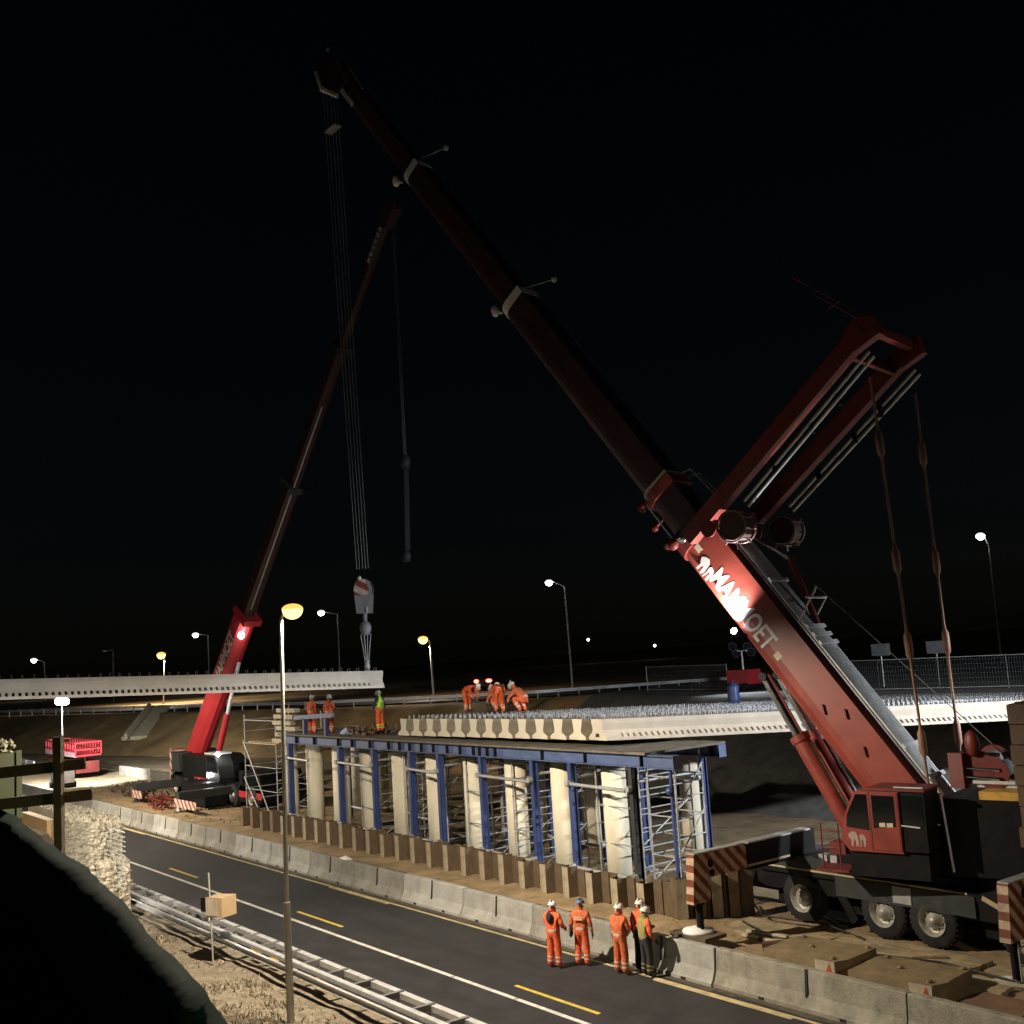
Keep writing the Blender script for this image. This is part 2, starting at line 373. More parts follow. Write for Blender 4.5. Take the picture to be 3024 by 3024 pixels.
def work_z(x, y):
    base = 0.60 + 0.30 * sstep(-22.0, -24.0, x) * sstep(26, 23.5, y) + 0.2 * sstep(-50, -60, x) * sstep(24, 26, y)
    edge = sstep(22.0, 22.6, y)
    return base + (0.05 * nz(x, y, 0.9) + 0.035 * nz(x, y, 2.6, 3) + 0.12 * max(0, nz(x, y, 0.35, 8)) * sstep(-54, -60, x)) * edge
g = MB(); grid(g, lin(-170, -60, 110), lin(21.9, 42, 34), work_z); grid(g, lin(-60, 4, 190), lin(21.9, 42, 50), work_z)
struct('work_ground', g, sand)

def bank_y(x):
    pts = [(-420, 10), (-200, 28), (-155, 33.5), (-97, 47), (-80, 55), (-60, 53), (-46, 48.8), (200, 48.8)]
    for (a, ya), (b, yb) in zip(pts, pts[1:]):
        if x <= b: return ya + (yb - ya) * (x - a) / (b - a)
    return pts[-1][1]
def bank_z(x, y):
    top = 4.45 + 0.9 * sstep(-80, -58, x)
    t = (y - bank_y(x) + 9.5) / 9.5
    h = top * max(0, min(1, t))
    return 0.45 + (h - 0.45) * sstep(0, .15, t) + (0.12 * nz(x, y, 0.4) + 0.06 * nz(x, y, 1.6, 4)) * (1 if t < 1 else 0.25) * (1 if x < -62 else .3)
g = MB()
xs = lin(-400, -150, 40) + lin(-148, 60, 210)[0:]
vs = []; ts = [-14, -12, -10, -9.5] + lin(-9, 0, 18) + [0.5, 1.5, 3, 6, 12, 25, 60, 160, 400]
for x in xs:
    for t in ts: vs.append((x, bank_y(x) + t, bank_z(x, bank_y(x) + t)))
n = len(ts)
g.add(vs, [(i * n + j, (i + 1) * n + j, (i + 1) * n + j + 1, i * n + j + 1) for i in range(len(xs) - 1) for j in range(n - 1)], True)
for k_, f_ in enumerate(g.f):
    if g.v[f_[0]][0] > -62: g.m[k_] = 1
struct('embankment', g, [slope_m, M('grey_slope', (.15, .142, .13), .95, var=.35, scale=1.2, bump=.5, bscale=9, dirt=.4, dirt_col=(.08, .07, .06))])

# slip road beyond the site, on the embankment
RP = [(-230, 31), (-155, 38.5), (-123, 47.5), (-97, 53), (-85, 61), (-78, 67), (-72, 80), (-64, 95), (-50, 120)]
def off(i, d):
    a = V(RP[max(0, i - 1)]); b = V(RP[min(len(RP) - 1, i + 1)]); t = (b - a).normalized(); return V(RP[i]) + V((-t.y, t.x)) * d
g = MB()
for i in range(len(RP) - 1):
    a, b = off(i, -4), off(i, 4); c, d = off(i + 1, 4), off(i + 1, -4)
    g.add([(a.x, a.y, 4.62), (d.x, d.y, 4.62), (c.x, c.y, 4.62), (b.x, b.y, 4.62)], [(0, 1, 2, 3)])
struct('slip_road', g, asphalt)
RAIL = [(-230, 26.5), (-155, 33.0), (-123, 42.8), (-97, 47.6), (-85.6, 55), (-78, 60.5), (-73, 72), (-66, 85), (-51, 91), (-36, 93)]
def poly_at(pts, s):
    for a, b in zip(pts, pts[1:]):
        L = (V(b) - V(a)).length
        if s <= L: return V(a) + (V(b) - V(a)) * s / L
        s -= L
    return None
t = thing('far_guard_rail', 'long pale steel guard rail on posts along the slip road behind the site', 'guard rail', (-155, 33, 4.4))
m = MB()
for a, b in zip(RAIL, RAIL[1:]):
    for z in (5.12, 4.98): m.beam((a[0], a[1], z), (b[0], b[1], z), 0.07, 0.11)
part('rail', m, galv, t)
s = 0.0; pm = MB(); pm.box(-.045, .045, -.045, .045, -0.9, .5); pmesh = pm.mesh('post', galv)
k = 0
while True:
    p = poly_at(RAIL, s)
    if p is None or k > 130: break
    if s > 60:
        obj('post', pmesh, t, V((p.x, p.y, 4.7)) - t.location); k += 1
    s += 1.9 if s > 150 else 2.6

# ================================================================== NEAR GUARD RAIL (open box beam, two rails and rungs)
t = thing('guard_rail', 'bright galvanised double guard rail with ladder-like cross members along the near verge', 'guard rail', (-34, 14.2, 0))
m = MB(); m.prism([(0, .42), (.1, .45), (.1, .58), (0, .62), (-.03, .6), (.05, .55), (.05, .47), (-.03, .44)], (-140, 13.66, 0), (0, 1, 0), (0, 0, 1), (1, 0, 0), 160); part('rail', m, galv, t)
m = MB(); m.box(-140, 20, 13.86, 14.02, .56, .68); part('rail', m, galv, t)
m = MB(); m.box(-140, 20, 14.46, 14.64, .52, .66); part('rail', m, galv, t)
cm = MB(); cm.box(-.06, .06, -.08, .5, -.02, .13)
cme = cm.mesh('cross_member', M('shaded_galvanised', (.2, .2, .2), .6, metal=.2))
pm = MB(); pm.box(-.05, .05, .28, .36, -.62, -.06); pme = pm.mesh('post', galv_dull)
ym = MB(); ym.box(.08, .62, -.06, .06, -.34, -.22); yme = ym.mesh('yellow_pad', yellow_m)
x = -62.1; k = 0
while x < -10:
    o = V((x, 14.1, .56)) - t.location
    obj('cross_member', cme, t, o); obj('post', pme, t, o)
    if k % 3 != 1: obj('yellow_pad', yme, t, o + V((random.uniform(.1, .4), random.uniform(-.1, .2), 0)))
    x += 1.43; k += 1

# ================================================================== CONCRETE BARRIERS
prof = [(0, 0), (0, .09), (.05, .12), (.16, .38), (.2, .9), (.215, .925), (.40, .925), (.415, .9), (.45, .38), (.6, .09), (.6, 0)]
def barrier_mesh(L, mat, end_slot, seed):
    rg = random.Random(seed); b = MB(); b.prism(prof, (0.012, 0, 0), (0, 1, 0), (0, 0, 1), (1, 0, 0), L - 0.024)
    return b.mesh('concrete_barrier', mat)
def slot_mesh():
    b = MB(); b.box(-.09, .09, -.004, .1, .012, .085); return b.mesh('drain_slot', hole_m)
def cut_mesh():
    b = MB(); b.prism([(.155, .30), (.215, .93), (.185, .935), (.12, .3)], (-.035, 0, 0), (0, 1, 0), (0, 0, 1), (1, 0, 0), .07); return b.mesh('lifting_slot', hole_m)
bm_set = [barrier_mesh(3.86, c_, 0, 1) for c_ in (concrete, M('grimy_barrier_concrete', (.27, .26, .23), .9, var=.3, scale=1.6, bump=.3, bscale=25, dirt=.85, dirt_col=(.13, .11, .08)), M('pale_barrier_concrete', (.39, .385, .36), .85, var=.25, scale=1.3, bump=.25, bscale=25, dirt=.6, dirt_col=(.2, .18, .14)))]; bm_old = barrier_mesh(5.6, concrete_old, 0, 2); sl = slot_mesh(); ct = cut_mesh()
ORD = 'first second third fourth fifth sixth seventh eighth ninth tenth eleventh twelfth thirteenth fourteenth fifteenth sixteenth seventeenth eighteenth'.split()
x = -21.0 - 3.86; i = 0
while x > -140:
    o = tag(obj('concrete_barrier', random.choice(bm_set), None, V((x, 21.42 + random.uniform(-.03, .03), random.uniform(-.02, .01)))), ('pale concrete barrier unit between the lane and the site, %s from the outrigger pad' % ORD[i] if i < len(ORD) else 'far pale concrete barrier unit in the row beyond the scaffold end'), 'barrier', 'pale concrete barrier units along the lane')
    if x > -80:
        obj('drain_slot', sl, o, V((1.0, 0, 0))); obj('drain_slot', sl, o, V((2.86, 0, 0)))
    if x > -75: obj('lifting_slot', ct, o, V((1.93, 0, 0)))
    x -= 3.86; i += 1
x = -21.0 + .02
for nm in ('stained concrete barrier in front of the crane, next to the outrigger pad', 'stained concrete barrier in front of the ballast plates, at the bottom right', 'stained concrete barrier beyond the ballast plates, cut by the picture corner'):
    o = tag(obj('concrete_barrier', bm_old, None, V((x, 21.44, 0))), nm, 'barrier', 'stained barriers in front of the crane')
    obj('drain_slot', sl, o, V((1.6, 0, 0))); obj('drain_slot', sl, o, V((4.0, 0, 0))); obj('lifting_slot', ct, o, V((2.9, 0, 0)))
    x += 5.62
m = MB(); m.add([(-41.6, 21.66, .93), (-40.9, 21.62, .93), (-40.75, 21.86, .935), (-41.4, 21.95, .94), (-41.2, 21.78, 1.06)], [(0, 1, 4), (1, 2, 4), (2, 3, 4), (3, 0, 4)])
solo('crumpled_paper', m, white_m, 'crumpled white paper sheet lying on top of the pale concrete barrier', 'litter', (-41.2, 21.7, .93))

# ================================================================== SHEET PILES
t = thing('sheet_pile_wall', 'row of rusty brown sheet piles below the bridge columns', 'sheet pile wall', (-39, 23.1, .8))
fp = MB(); fp.prism([(-.21, .36), (-.15, 0), (.15, 0), (.21, .36), (.19, .36), (.13, .025), (-.13, .025), (-.19, .36)], (0, 0, -.5), (1, 0, 0), (0, 1, 0), (0, 0, 1), 1.46)
bp = MB(); bp.prism([(-.37, .34), (-.03, .34), (-.02, .3), (.02, .3), (.03, .34), (.37, .34), (.37, .37), (-.37, .37)], (0, 0, -.5), (1, 0, 0), (0, 1, 0), (0, 0, 1), 1.46)
drk = M('shaded_rusty_pile', (.11, .075, .043), .9, var=.4, scale=3, bump=.3)  # webs and back pans coloured darker, adding recess shade to the rust
fp.m = [1, 0] + [1] * (len(fp.m) - 2)
fme = [fp.mesh('sheet_pile', [rust_light, drk]), fp.mesh('sheet_pile', [rust, drk])]; bme = [bp.mesh('sheet_pile', M('shaded_rusty_pile', (.11, .075, .043), .9, var=.4, scale=3, bump=.3)), None]
x = -54.4; i = 0
while x < -24.2:
    dark = 1 if (random.random() < .12 or x < -50) else 0
    obj('sheet_pile', fme[dark], t, V((x, 22.98, .87 + random.uniform(-.07, .09))) - t.location)
    obj('sheet_pile', bme[0], t, V((x + .585, 22.98, .87 + random.uniform(-.07, .07))) - t.location)
    x += 1.17; i += 1
t2 = thing('sheet_pile_end_wall', 'short tall rusty sheet piles beside the crane outrigger leg', 'sheet pile wall', (-23.4, 23.8, .7))
for j in range(4):
    o = obj('sheet_pile', fme[j % 2], t2, V((-23.75 + .1 * j, 23.3 + .62 * j, .82)) - t2.location); o.rotation_euler = (0, 0, rad(62)); o.scale = (1.05, 1, 1.25)
    o = obj('sheet_pile', bme[0], t2, V((-23.6 + .1 * j, 23.6 + .62 * j, .82)) - t2.location); o.rotation_euler = (0, 0, rad(62)); o.scale = (1.05, 1, 1.22)

# ================================================================== COLUMNS
cm = MB(); cm.lathe([(0, -.4), (.41, -.4), (.41, 4.42), (0, 4.42)], (0, 0, 0), n=24)
cme = cm.mesh('concrete_column', column_m)
names = ['tenth', 'ninth', 'eighth', 'seventh', 'sixth', 'fifth', 'fourth', 'third', 'second', 'first']
for i in range(10):
    x = -53.3 + 2.757 * i
    tag(obj('concrete_column', cme, None, V((x, 25.2, .72))), 'round cream concrete column in the front row, %s from the crane end' % names[i], 'column', 'front row of bridge columns')
for i in range(10):
    x = -56.4 + 2.9 * i
    tag(obj('concrete_column', cme, None, V((x, 30.6, .5))), 'shaded round concrete column in the rear row under the deck', 'column', 'rear row of bridge columns')

# ================================================================== BLUE STEEL TRESTLE
t = thing('steel_trestle', 'blue steel support trestle with posts and long blue beams under the bridge deck', 'trestle', (-38, 24.2, .9))
for Y, x0, x1 in ((24.2, -52.0, -24.45), (27.35, -52.0, -25.5)):
    m = MB(); L = x1 - x0
    m.prism([(-.17, 5.0), (.17, 5.0), (.17, 5.03), (.03, 5.03), (.03, 5.37), (.17, 5.37), (.17, 5.4), (-.17, 5.4), (-.17, 5.37), (-.03, 5.37), (-.03, 5.03), (-.17, 5.03)], (x0, Y, 0), (0, 1, 0), (0, 0, 1), (1, 0, 0), L)
    cb = part('cap_beam', m, blue_lt, t)
    m = MB(); m.box(x1, x1 + .02, Y - .165, Y + .165, 5.0, 5.4); part('end_plate', m, blue_lt, cb)
    st = MB(); st.box(-.02, .02, -.158, -.032, 5.032, 5.368); stm = st.mesh('stiffener', black)
    for xx in (-50.2, -48.3, -45.9, -44.6, -43.0, -41.4, -40.5, -39.7, -38.8, -37.9, -36.9, -36.0, -35.1, -34.7, -34.2, -33.7, -30.9, -28.6, -25.9):
        if xx < x1: obj('stiffener', stm, cb, V((xx, Y, 0)) - t.location)
px = [-51.1, -45.9, -42.8, -39.75, -37.6, -34.7, -31.55, -29.45, -26.45]
for Y in (24.2, 27.35):
    for i, xx in enumerate(px):
        m = MB(); m.box(xx - .085, xx + .085, Y - .13, Y - .1, 1.0, 5.0); m.box(xx - .085, xx + .085, Y + .1, Y + .13, 1.0, 5.0); m.box(xx - .02, xx + .02, Y - .1, Y + .1, 1.0, 5.0)
        p = part('post', m, (darkgrey if (i == 8 and Y < 25) else blue), t)
        m = MB(); m.box(xx - .28, xx + .28, Y - .25, Y + .25, .93, 1.0); part('foot_plate', m, galv_dull, p)
        for zz in (1.62, 4.32):
            m = MB(); m.tube((xx, Y - .14, zz), (xx, Y - .3, zz), .1, n=10); part('brace_collar', m, galv_dull, p)
    for a, b in ((-45.9, -42.8), (-39.75, -37.6), (-34.7, -31.55), (-29.45, -26.45), (-51.1, -48.6)):
        for z in (1.62, 4.32):
            m = MB(); m.tube((a + .15, Y - .22, z), (b - .15, Y - .22, z - .06), .06, n=10); part('brace', m, galv_dull, t)
for i, xx in enumerate(px):
    m = MB(); m.tube((xx, 24.34, 4.5), (xx, 27.2, 4.5), .05, n=8); part('brace', m, galv_dull, t)
m = MB(); m.tube((-24.75, 24.2, 1.1), (-24.75, 24.2, 5.0), .06, n=8); m.ball((-24.75, 24.12, 4.35), .14); part('prop', m, blue, t)
x = -52.0
while x < -25.8:
    m = MB(); m.box(x, x + .96, 23.95, 27.6, 5.404, 5.46 + random.uniform(0, .02)); part('platform_board', m, M('dull_board', (.15, .135, .11), .9, var=.3, dirt=.5), t); x += .98

# ================================================================== SCAFFOLD TOWERS
def scaffold(x0, x1, y0, y1, z0, z1, label, rungs=.6, deck=False):
    t = thing('scaffold_tower', label, 'scaffold', ((x0 + x1) / 2, (y0 + y1) / 2, z0), 'grey scaffold towers at the trestle')
    for X in (x0, x1):
        for Y in (y0, y1):
            m = MB(); m.tube((X, Y, z0), (X, Y, z1), .03, n=6); part('standard', m, galv_dull, t)
    z = z0 + .35; i = 0
    while z < z1:
        seg = [((x0, y0, z), (x0, y1, z)), ((x1, y0, z), (x1, y1, z))]
        if i % 2 == 0: seg += [((x0, y0 - .03, z), (x1, y0 - .03, z)), ((x0, y1, z), (x1, y1, z))]
        for a, b in seg:
            m = MB(); m.tube(a, b, .024, n=6); part('ledger', m, galv_dull, t)
        z += rungs; i += 1
    z = z0 + .3; i = 0
    while z + 1.3 < z1 + .2:
        m = MB(); a, b = (x0, x1) if i % 2 else (x1, x0)
        m.tube((x1 + .05, y0, z), (x1 + .05, y1, z + 1.3), .022, n=6); part('diagonal', m, galv_dull, t); z += 1.35; i += 1
    return t
scaffold(-45.1, -43.5, 24.75, 27.0, .8, 4.9, 'grey scaffold tower behind the fourth pair of blue posts from the crane')
scaffold(-41.3, -40.2, 24.75, 27.0, .8, 4.9, 'narrow grey scaffold tower in the middle of the trestle')
scaffold(-36.6, -35.0, 24.75, 27.0, .8, 4.9, 'grey scaffold tower between the middle blue posts and a cream column')
scaffold(-33.6, -32.2, 24.75, 27.0, .8, 4.9, 'grey scaffold tower between the second pair of blue posts from the crane')
scaffold(-29.0, -26.9, 24.85, 27.2, .8, 4.9, 'grey scaffold tower between the last two posts before the crane')
scaffold(-26.1, -24.9, 24.5, 25.7, .75, 4.95, 'tall grey scaffold tower standing free at the crane end of the trestle')
t = scaffold(-57.5, -53.6, 24.6, 27.2, .85, 6.3, 'grey scaffold tower with guard rails at the far end of the trestle')
m = MB(); m.tube((-57.5, 24.5, 4.9), (-53.3, 24.2, .9), .03, n=6); m.tube((-57.5, 24.5, 3.0), (-54.4, 24.2, .9), .03, n=6); part('diagonal', m, galv_dull, t)
for j in range(4):
    m = MB(); m.box(-57.0 + .95 * j, -56.1 + .95 * j, 24.6, 27.2, 4.84, 4.9); part('platform_board', m, timber, t)

# ================================================================== BRIDGE BEAMS
# section: wide bottom flange, waist, top that widens (half widths / heights)
SEC = [(.40, 0), (.40, .11), (.185, .24), (.18, .32), (.25, .70)]
def ysec():
    return [(-a, z) for a, z in reversed(SEC)] + [(a, z) for a, z in SEC]
def make_beam_mesh(L, mat, teeth, shear=False):
    b = MB()
    if not teeth:
        b.prism(ysec(), (0, 0, 0), (0, -1, 0), (0, 0, 1), (1, 0, 0), L); b.m = [1] * (len(b.m) - 2) + [0, 0]
        b.v = [(x - .424 * y, y, z) for x, y, z in b.v]; return b.mesh('concrete', [mat, M('shaded_side_concrete', (.2, .18, .13), .85, var=.2)])  # beam sides coloured dark to paint in the shade of the gaps
    # lower flange, slotted band (holes as gaps between blocks), upper web
    b.prism([(-.40, 0), (.40, 0), (.40, .10), (-.40, .10)], (0, 0, 0), (0, -1, 0), (0, 0, 1), (1, 0, 0), L)
    b.cur = 1; b.prism([(-.12, .1), (.12, .1), (.1, .22), (-.1, .22)], (.01, 0, 0), (0, -1, 0), (0, 0, 1), (1, 0, 0), L - .02); b.cur = 0
    b.prism([(-.27, .22), (.27, .22), (.205, .34), (.27, .56), (.27, .70), (-.27, .70), (-.27, .56), (-.205, .34)], (0, 0, 0), (0, -1, 0), (0, 0, 1), (1, 0, 0), L)
    x = 0.0; p = .215
    while x < L - .12:
        w = .115 if x > .01 else .6
        for sg in (-1, 1):
            b.prism([(sg * .385, .1), (sg * .1, .1), (sg * .08, .22), (sg * .29, .22)][::sg], (x, 0, 0), (0, -1, 0), (0, 0, 1), (1, 0, 0), w)
        x += p if x > .01 else .6 + .09
    if shear: b.v = [(x - .424 * y, y, z) for x, y, z in b.v]
    return b.mesh('concrete', [mat, hole_m])
def stirrups(L, step, h):
    b = MB(); x = .25; rg = random.Random(5)
    while x < L:
        hh = h * rg.uniform(.8, 1.1); w = .13
        b.box(x - .01, x + .01, -w - .01, -w + .01, .7, .7 + hh); b.box(x - .01, x + .01, w - .01, w + .01, .7, .7 + hh)
        b.box(x - .01, x + .01, -w, w, .7 + hh, .72 + hh); x += step * rg.uniform(.9, 1.1)
    return b
ANG = rad(67.0); BL = 24.5
plain = make_beam_mesh(BL, beam_cream, False); holed = make_beam_mesh(BL, M('tan_precast_concrete', (.5, .45, .38), .75, var=.14, scale=1.5, bump=.1, dirt=.35, dirt_col=(.36, .31, .25)), True, True)
stir = stirrups(BL, .2, .11).mesh('stirrup_bars', rebar_m)
fill = MB(); fill.box(4.0, BL, .27, .68, .50, .56); fill = fill.mesh('infill_board', M('infill_board', (0.5, 0.5, 0.5), .8))
order = ['first', 'second', 'third', 'fourth', 'fifth', 'sixth', 'seventh', 'eighth', 'ninth', 'tenth', 'eleventh', 'twelfth', 'thirteenth']
for i in range(13):
    o = thing('bridge_beam', ('long pale bridge beam with a row of side holes at the crane edge of the deck' if i == 0 else 'cream concrete bridge beam of the placed deck, %s from the crane edge' % order[i]), 'bridge beam', (-28.65 - 1.045 * i, 24.75, 5.70 - .012 * i), 'bridge beams placed side by side on the trestle')
    o.rotation_euler = (0, math.atan(.032), ANG)
    c = obj('concrete_body', holed if i == 0 else plain, o)
    tag(obj('stirrup_bars', stir, o), kind='stuff')
    if i < 12: obj('infill_board', fill, o)
    if i == 0:
        pass
# beam being lifted in
e0 = V((-40.35, 23.25, 7.66)); e1 = V((-42.6, 3.2, 8.50)); LL = (e1 - e0).length
o = thing('lifted_beam', 'long white concrete beam hanging in the air from a crane hook', 'bridge beam', e0)
d = (e1 - e0).normalized(); o.rotation_euler = (0, -math.asin(d.z), math.atan2(d.y, d.x))
obj('concrete_body', make_beam_mesh(LL, beam_m, True), o)
tag(obj('stirrup_bars', stirrups(LL, .36, .12).mesh('stirrup_bars', M('dark_rebar', (.12, .11, .1), .6, metal=.3)), o), kind='stuff')
LIFT = e0 + d * .55 + V((0, 0, .72))
KEY, TWR, RTW, LTW = 6600, 16000, 44000, 7000
# ================================================================== LAMP COLUMNS
SOD = (1.0, 0.86, 0.67); LEDC = (0.93, 0.97, 1.0)
sod_glow = glow('sodium_bowl', (1.0, 0.62, 0.2), 3); led_glow = glow('led_bowl', (0.95, 0.98, 1.0), 18); led_far = glow('led_far_bowl', (0.9, 0.95, 1.0), 9)
dead_glow = glow('unlit_bowl', (0.8, 0.8, 0.8), 0.05)
canopy = {'sodium_bowl': glow('sodium_halo_top', (1.0, .52, .1), 1.5), 'led_bowl': glow('led_halo_top', (.9, .95, 1.0), 1.1)}  # lantern tops made to glow, imitating the halo around the lamps
def lamp_post(label, base, top, head, mat, r=.075, hs=(.3, .17, .13), light=None, kind='lamp', split=None, group='street lamps'):
    base, top, head = V(base), V(top), V(head)
    t = thing('street_lamp', label, 'street lamp', base, group)
    m = MB()
    if split: m.tube(base, base + V((0, 0, split)), r * 1.55, n=12); m.tube(base + V((0, 0, split)), top, r, r * .75, n=12)
    else: m.tube(base, top, r, r * .75, n=10)
    part('pole', m, lampgrey, t)
    d = head - top; dh = V((d.x, d.y, 0)).normalized(); end = head - dh * hs[0] * .8
    m = MB(); m.path([top, top + V((0, 0, .12)) + dh * .05, end + V((0, 0, .05))], r * .6, 8); part('bracket', m, lampgrey, t)
    sd = V((-dh.y, dh.x, 0)); ln = MB()
    def shell(mb, z0, z1, sc, low):
        k = 6; n_ = 14; vs = []; fs = []
        for j in range(k + 1):
            th = (math.pi / 2) * j / k
            for i in range(n_):
                ph = 2 * math.pi * i / n_; rr = math.cos(th)
                vs.append(head + dh * hs[0] * sc * rr * math.cos(ph) + sd * hs[1] * sc * rr * math.sin(ph) + V((0, 0, (-1 if low else 1) * hs[2] * math.sin(th) * (1 if low else .6))))
        for j in range(k):
            for i in range(n_): fs.append((j * n_ + i, j * n_ + (i + 1) % n_, (j + 1) * n_ + (i + 1) % n_, (j + 1) * n_ + i))
        mb.add(vs, fs, True)
    shell(ln, 0, 0, 1.0, False); L = part('lantern', ln, canopy.get(mat.name, lampgrey), t)
    bw = MB(); shell(bw, 0, 0, .97, True); part('bowl', bw, mat, L)
    if light:
        e, c, sz = light
        lo = lamp('lamp_light', 'SPOT', head - V((0, 0, hs[2] + .05)), e, c, t, target=head - V((0, 0, 5)), size=sz, blend=.2, radius=.14); batwing(lo.data)
    return t
lamp_post('tall near street lamp with glowing orange lantern, rising from the near verge', (-26.92, 12.5, -.05), (-26.87, 12.6, 10.05), (-26.74, 12.87, 10.29), sod_glow, r=.062, hs=(.28, .25, .26), light=(KEY, SOD, 176), split=2.95)
lamp_post('street lamp of the same row standing out of view to the right of the camera', (6.1, 12.5, -.05), (6.15, 12.6, 10.05), (6.4, 13.06, 10.27), sod_glow, r=.062, hs=(.36, .3, .32), light=(KEY * .25, SOD, 176), split=2.95)
lamp_post('street lamp of the same row just out of view beyond the left edge', (-65.5, 12.5, -.05), (-65.45, 12.6, 10.05), (-65.2, 13.06, 10.27), sod_glow, r=.062, hs=(.36, .3, .32), light=(KEY * 1.3, SOD, 176), split=2.95)
lamp_post('orange street lamp rising behind the bridge deck', (-94.3, 60.4, 3.0), (-93.59, 59.79, 10.09), (-94.0, 59.25, 10.45), sod_glow, r=.12, hs=(.5, .45, .5), light=(1500, SOD, 160))
lamp_post('orange street lamp beyond the red boom, above the hanging beam', (-150.4, 52.8, 3.5), (-149.36, 52.82, 10.88), (-149.6, 52.4, 11.1), sod_glow, r=.11, hs=(.6, .5, .6), light=(7000, SOD, 160))
wl = [('white street lamp on a tall column at the right, by the fence', (-49.0, 86.24, 4.6), (-48.31, 85.13, 14.85), (-48.6, 84.5, 15.74), .10, (.36, .34, .38)),
      ('white street lamp on a column behind the bridge deck, right of the orange lamp', (-93.46, 77.71, 4.4), (-92.56, 76.76, 15.23), (-93.5, 75.4, 15.9), .12, (.42, .36, .42)),
      ('white street lamp above the end of the hanging beam', (-153.5, 81.42, 4.4), (-152.54, 80.95, 15.81), (-154.0, 78.9, 16.36), .14, (.55, .5, .55)),
      ('white street lamp beside the far red crane boom', (-185.0, 73.0, 4.4), (-184.26, 72.79, 14.38), (-185.5, 71.0, 14.78), .13, (.55, .5, .55)),
      ('small white street lamp at the far left above the hanging beam', (-244.5, 61.15, 4.4), (-244.16, 61.0, 12.16), (-245.4, 59.2, 12.84), .13, (.62, .6, .62))]
for lb, b, tp, h, r, hs in wl:
    lamp_post(lb, b, tp, h, led_glow, r=r, hs=hs, group='white street lamps')
lamp_post('unlit dark street lamp column at the far left', (-184.6, 56.75, 4.4), (-184.17, 56.59, 12.65), (-184.95, 55.5, 12.75), dead_glow, r=.12, hs=(.4, .25, .15), group='white street lamps')

# ================================================================== BIG MOBILE CRANE
P0 = V((-18.1, 27.28, 3.35)); TIP = V((-40.25, 22.5, 34.35))
bd = (TIP - P0).normalized(); az = V((bd.x, bd.y, 0)).normalized(); nn = V((-az.y, az.x, 0)); pp = bd.cross(nn).normalized()
BLEN = (TIP - P0).length
def B(s, p=0.0, o=0.0): return P0 + bd * s + pp * p + nn * o
CR = thing('mobile_crane', 'large red telescopic crane with raised boom and black wheeled carrier', 'crane', (-18, 27.4, .62))
# --- carrier
m = MB(); m.box(-25.5, -8.0, 26.15, 28.65, 1.45, 1.95); m.box(-23.2, -12.0, 26.02, 28.8, 1.95, 2.12); m.box(-25.9, -25.5, 26.5, 28.3, 1.3, 1.9)
CH = part('carrier_frame', m, black, CR)
m = MB(); m.box(-23.2, -16.4, 25.995, 26.02, 2.09, 2.14); part('trim_line', m, cream_line, CH)
m = MB(); m.box(-20.4, -16.2, 25.98, 26.14, 1.55, 2.07); part('side_locker', m, darkgrey, CH)
m = MB(); m.box(-18.55, -18.0, 25.95, 25.98, 1.62, 2.05); part('locker_door', m, M('pale_panel', (.3, .31, .3), .5), CH)
m = MB(); m.prism([(-16.2, 2.1), (-14.2, 2.75), (-9, 2.75), (-9, 1.95), (-13.2, 1.5), (-16.2, 1.5)], (0, 26.05, 0), (1, 0, 0), (0, 0, 1), (0, 1, 0), 2.7); part('rear_deck', m, black, CH)
m = MB(); m.beam((-16.0, 26.02, 2.08), (-14.3, 26.02, 1.35), .04, .12); part('trim_line', m, cream_line, CH)
m = MB(); m.prism([(-24.4, 2.12), (-21.2, 2.5), (-20.3, 2.12)], (0, 26.1, 0), (1, 0, 0), (0, 0, 1), (0, 1, 0), 2.5); part('front_deck', m, darkgrey, CH)
for xx in (-21.0, -20.6, -20.3):
    m = MB(); m.box(xx - .14, xx + .14, 26.3, 26.6, 2.3, 2.55); part('lifting_lug', m, galv_dull, CH)
# wheels
def wheel(parent, c, R_, w, face=-1):
    c = V(c); ax = V((0, face, 0)); tm = MB()
    tm.lathe([(R_ * .56, 0), (R_ * .62, w * .03), (R_ * .9, w * .05), (R_ * .985, w * .14), (R_, w * .25), (R_, w * .8), (R_ * .95, w * .95), (R_ * .6, w)], c - ax * 0, (0, -face, 0), 32)
    T = part('tyre', tm, rubber, parent)
    tr = MB()
    for i in range(30):
        a = 2 * math.pi * i / 30; u = V((math.cos(a), 0, math.sin(a))); v = V((-math.sin(a), 0, math.cos(a)))
        p = c + u * (R_ * .995) - ax * w * .12; q = c + u * (R_ * .995) - ax * w * .5 + v * R_ * .05
        tr.beam(p, q, R_ * .07, R_ * .05, u)
    part('tread', tr, rubber, parent)
    rm = MB(); rm.lathe([(R_ * .57, -.015), (R_ * .545, 0), (R_ * .5, .05), (R_ * .47, .13), (R_ * .3, .15), (R_ * .29, .07), (R_ * .16, .06), (R_ * .15, .0), (0, -.01)], c, (0, -face, 0), 28)
    RM = part('rim', rm, rim_m, parent)
    bm_ = MB()
    for i in range(10):
        a = 2 * math.pi * i / 10; u = V((math.cos(a), 0, math.sin(a))); bm_.tube(c + u * R_ * .36 - ax * .14, c + u * R_ * .36 - ax * .1, R_ * .03, n=6)
    hole = MB()
    for i in range(8):
        a = 2 * math.pi * i / 8; u = V((math.cos(a), 0, math.sin(a))); hole.tube(c + u * R_ * .41 - ax * .146, c + u * R_ * .41 - ax * .138, R_ * .045, n=8)
    part('wheel_nuts', bm_, galv_dull, parent); part('rim_holes', hole, hole_m, parent)
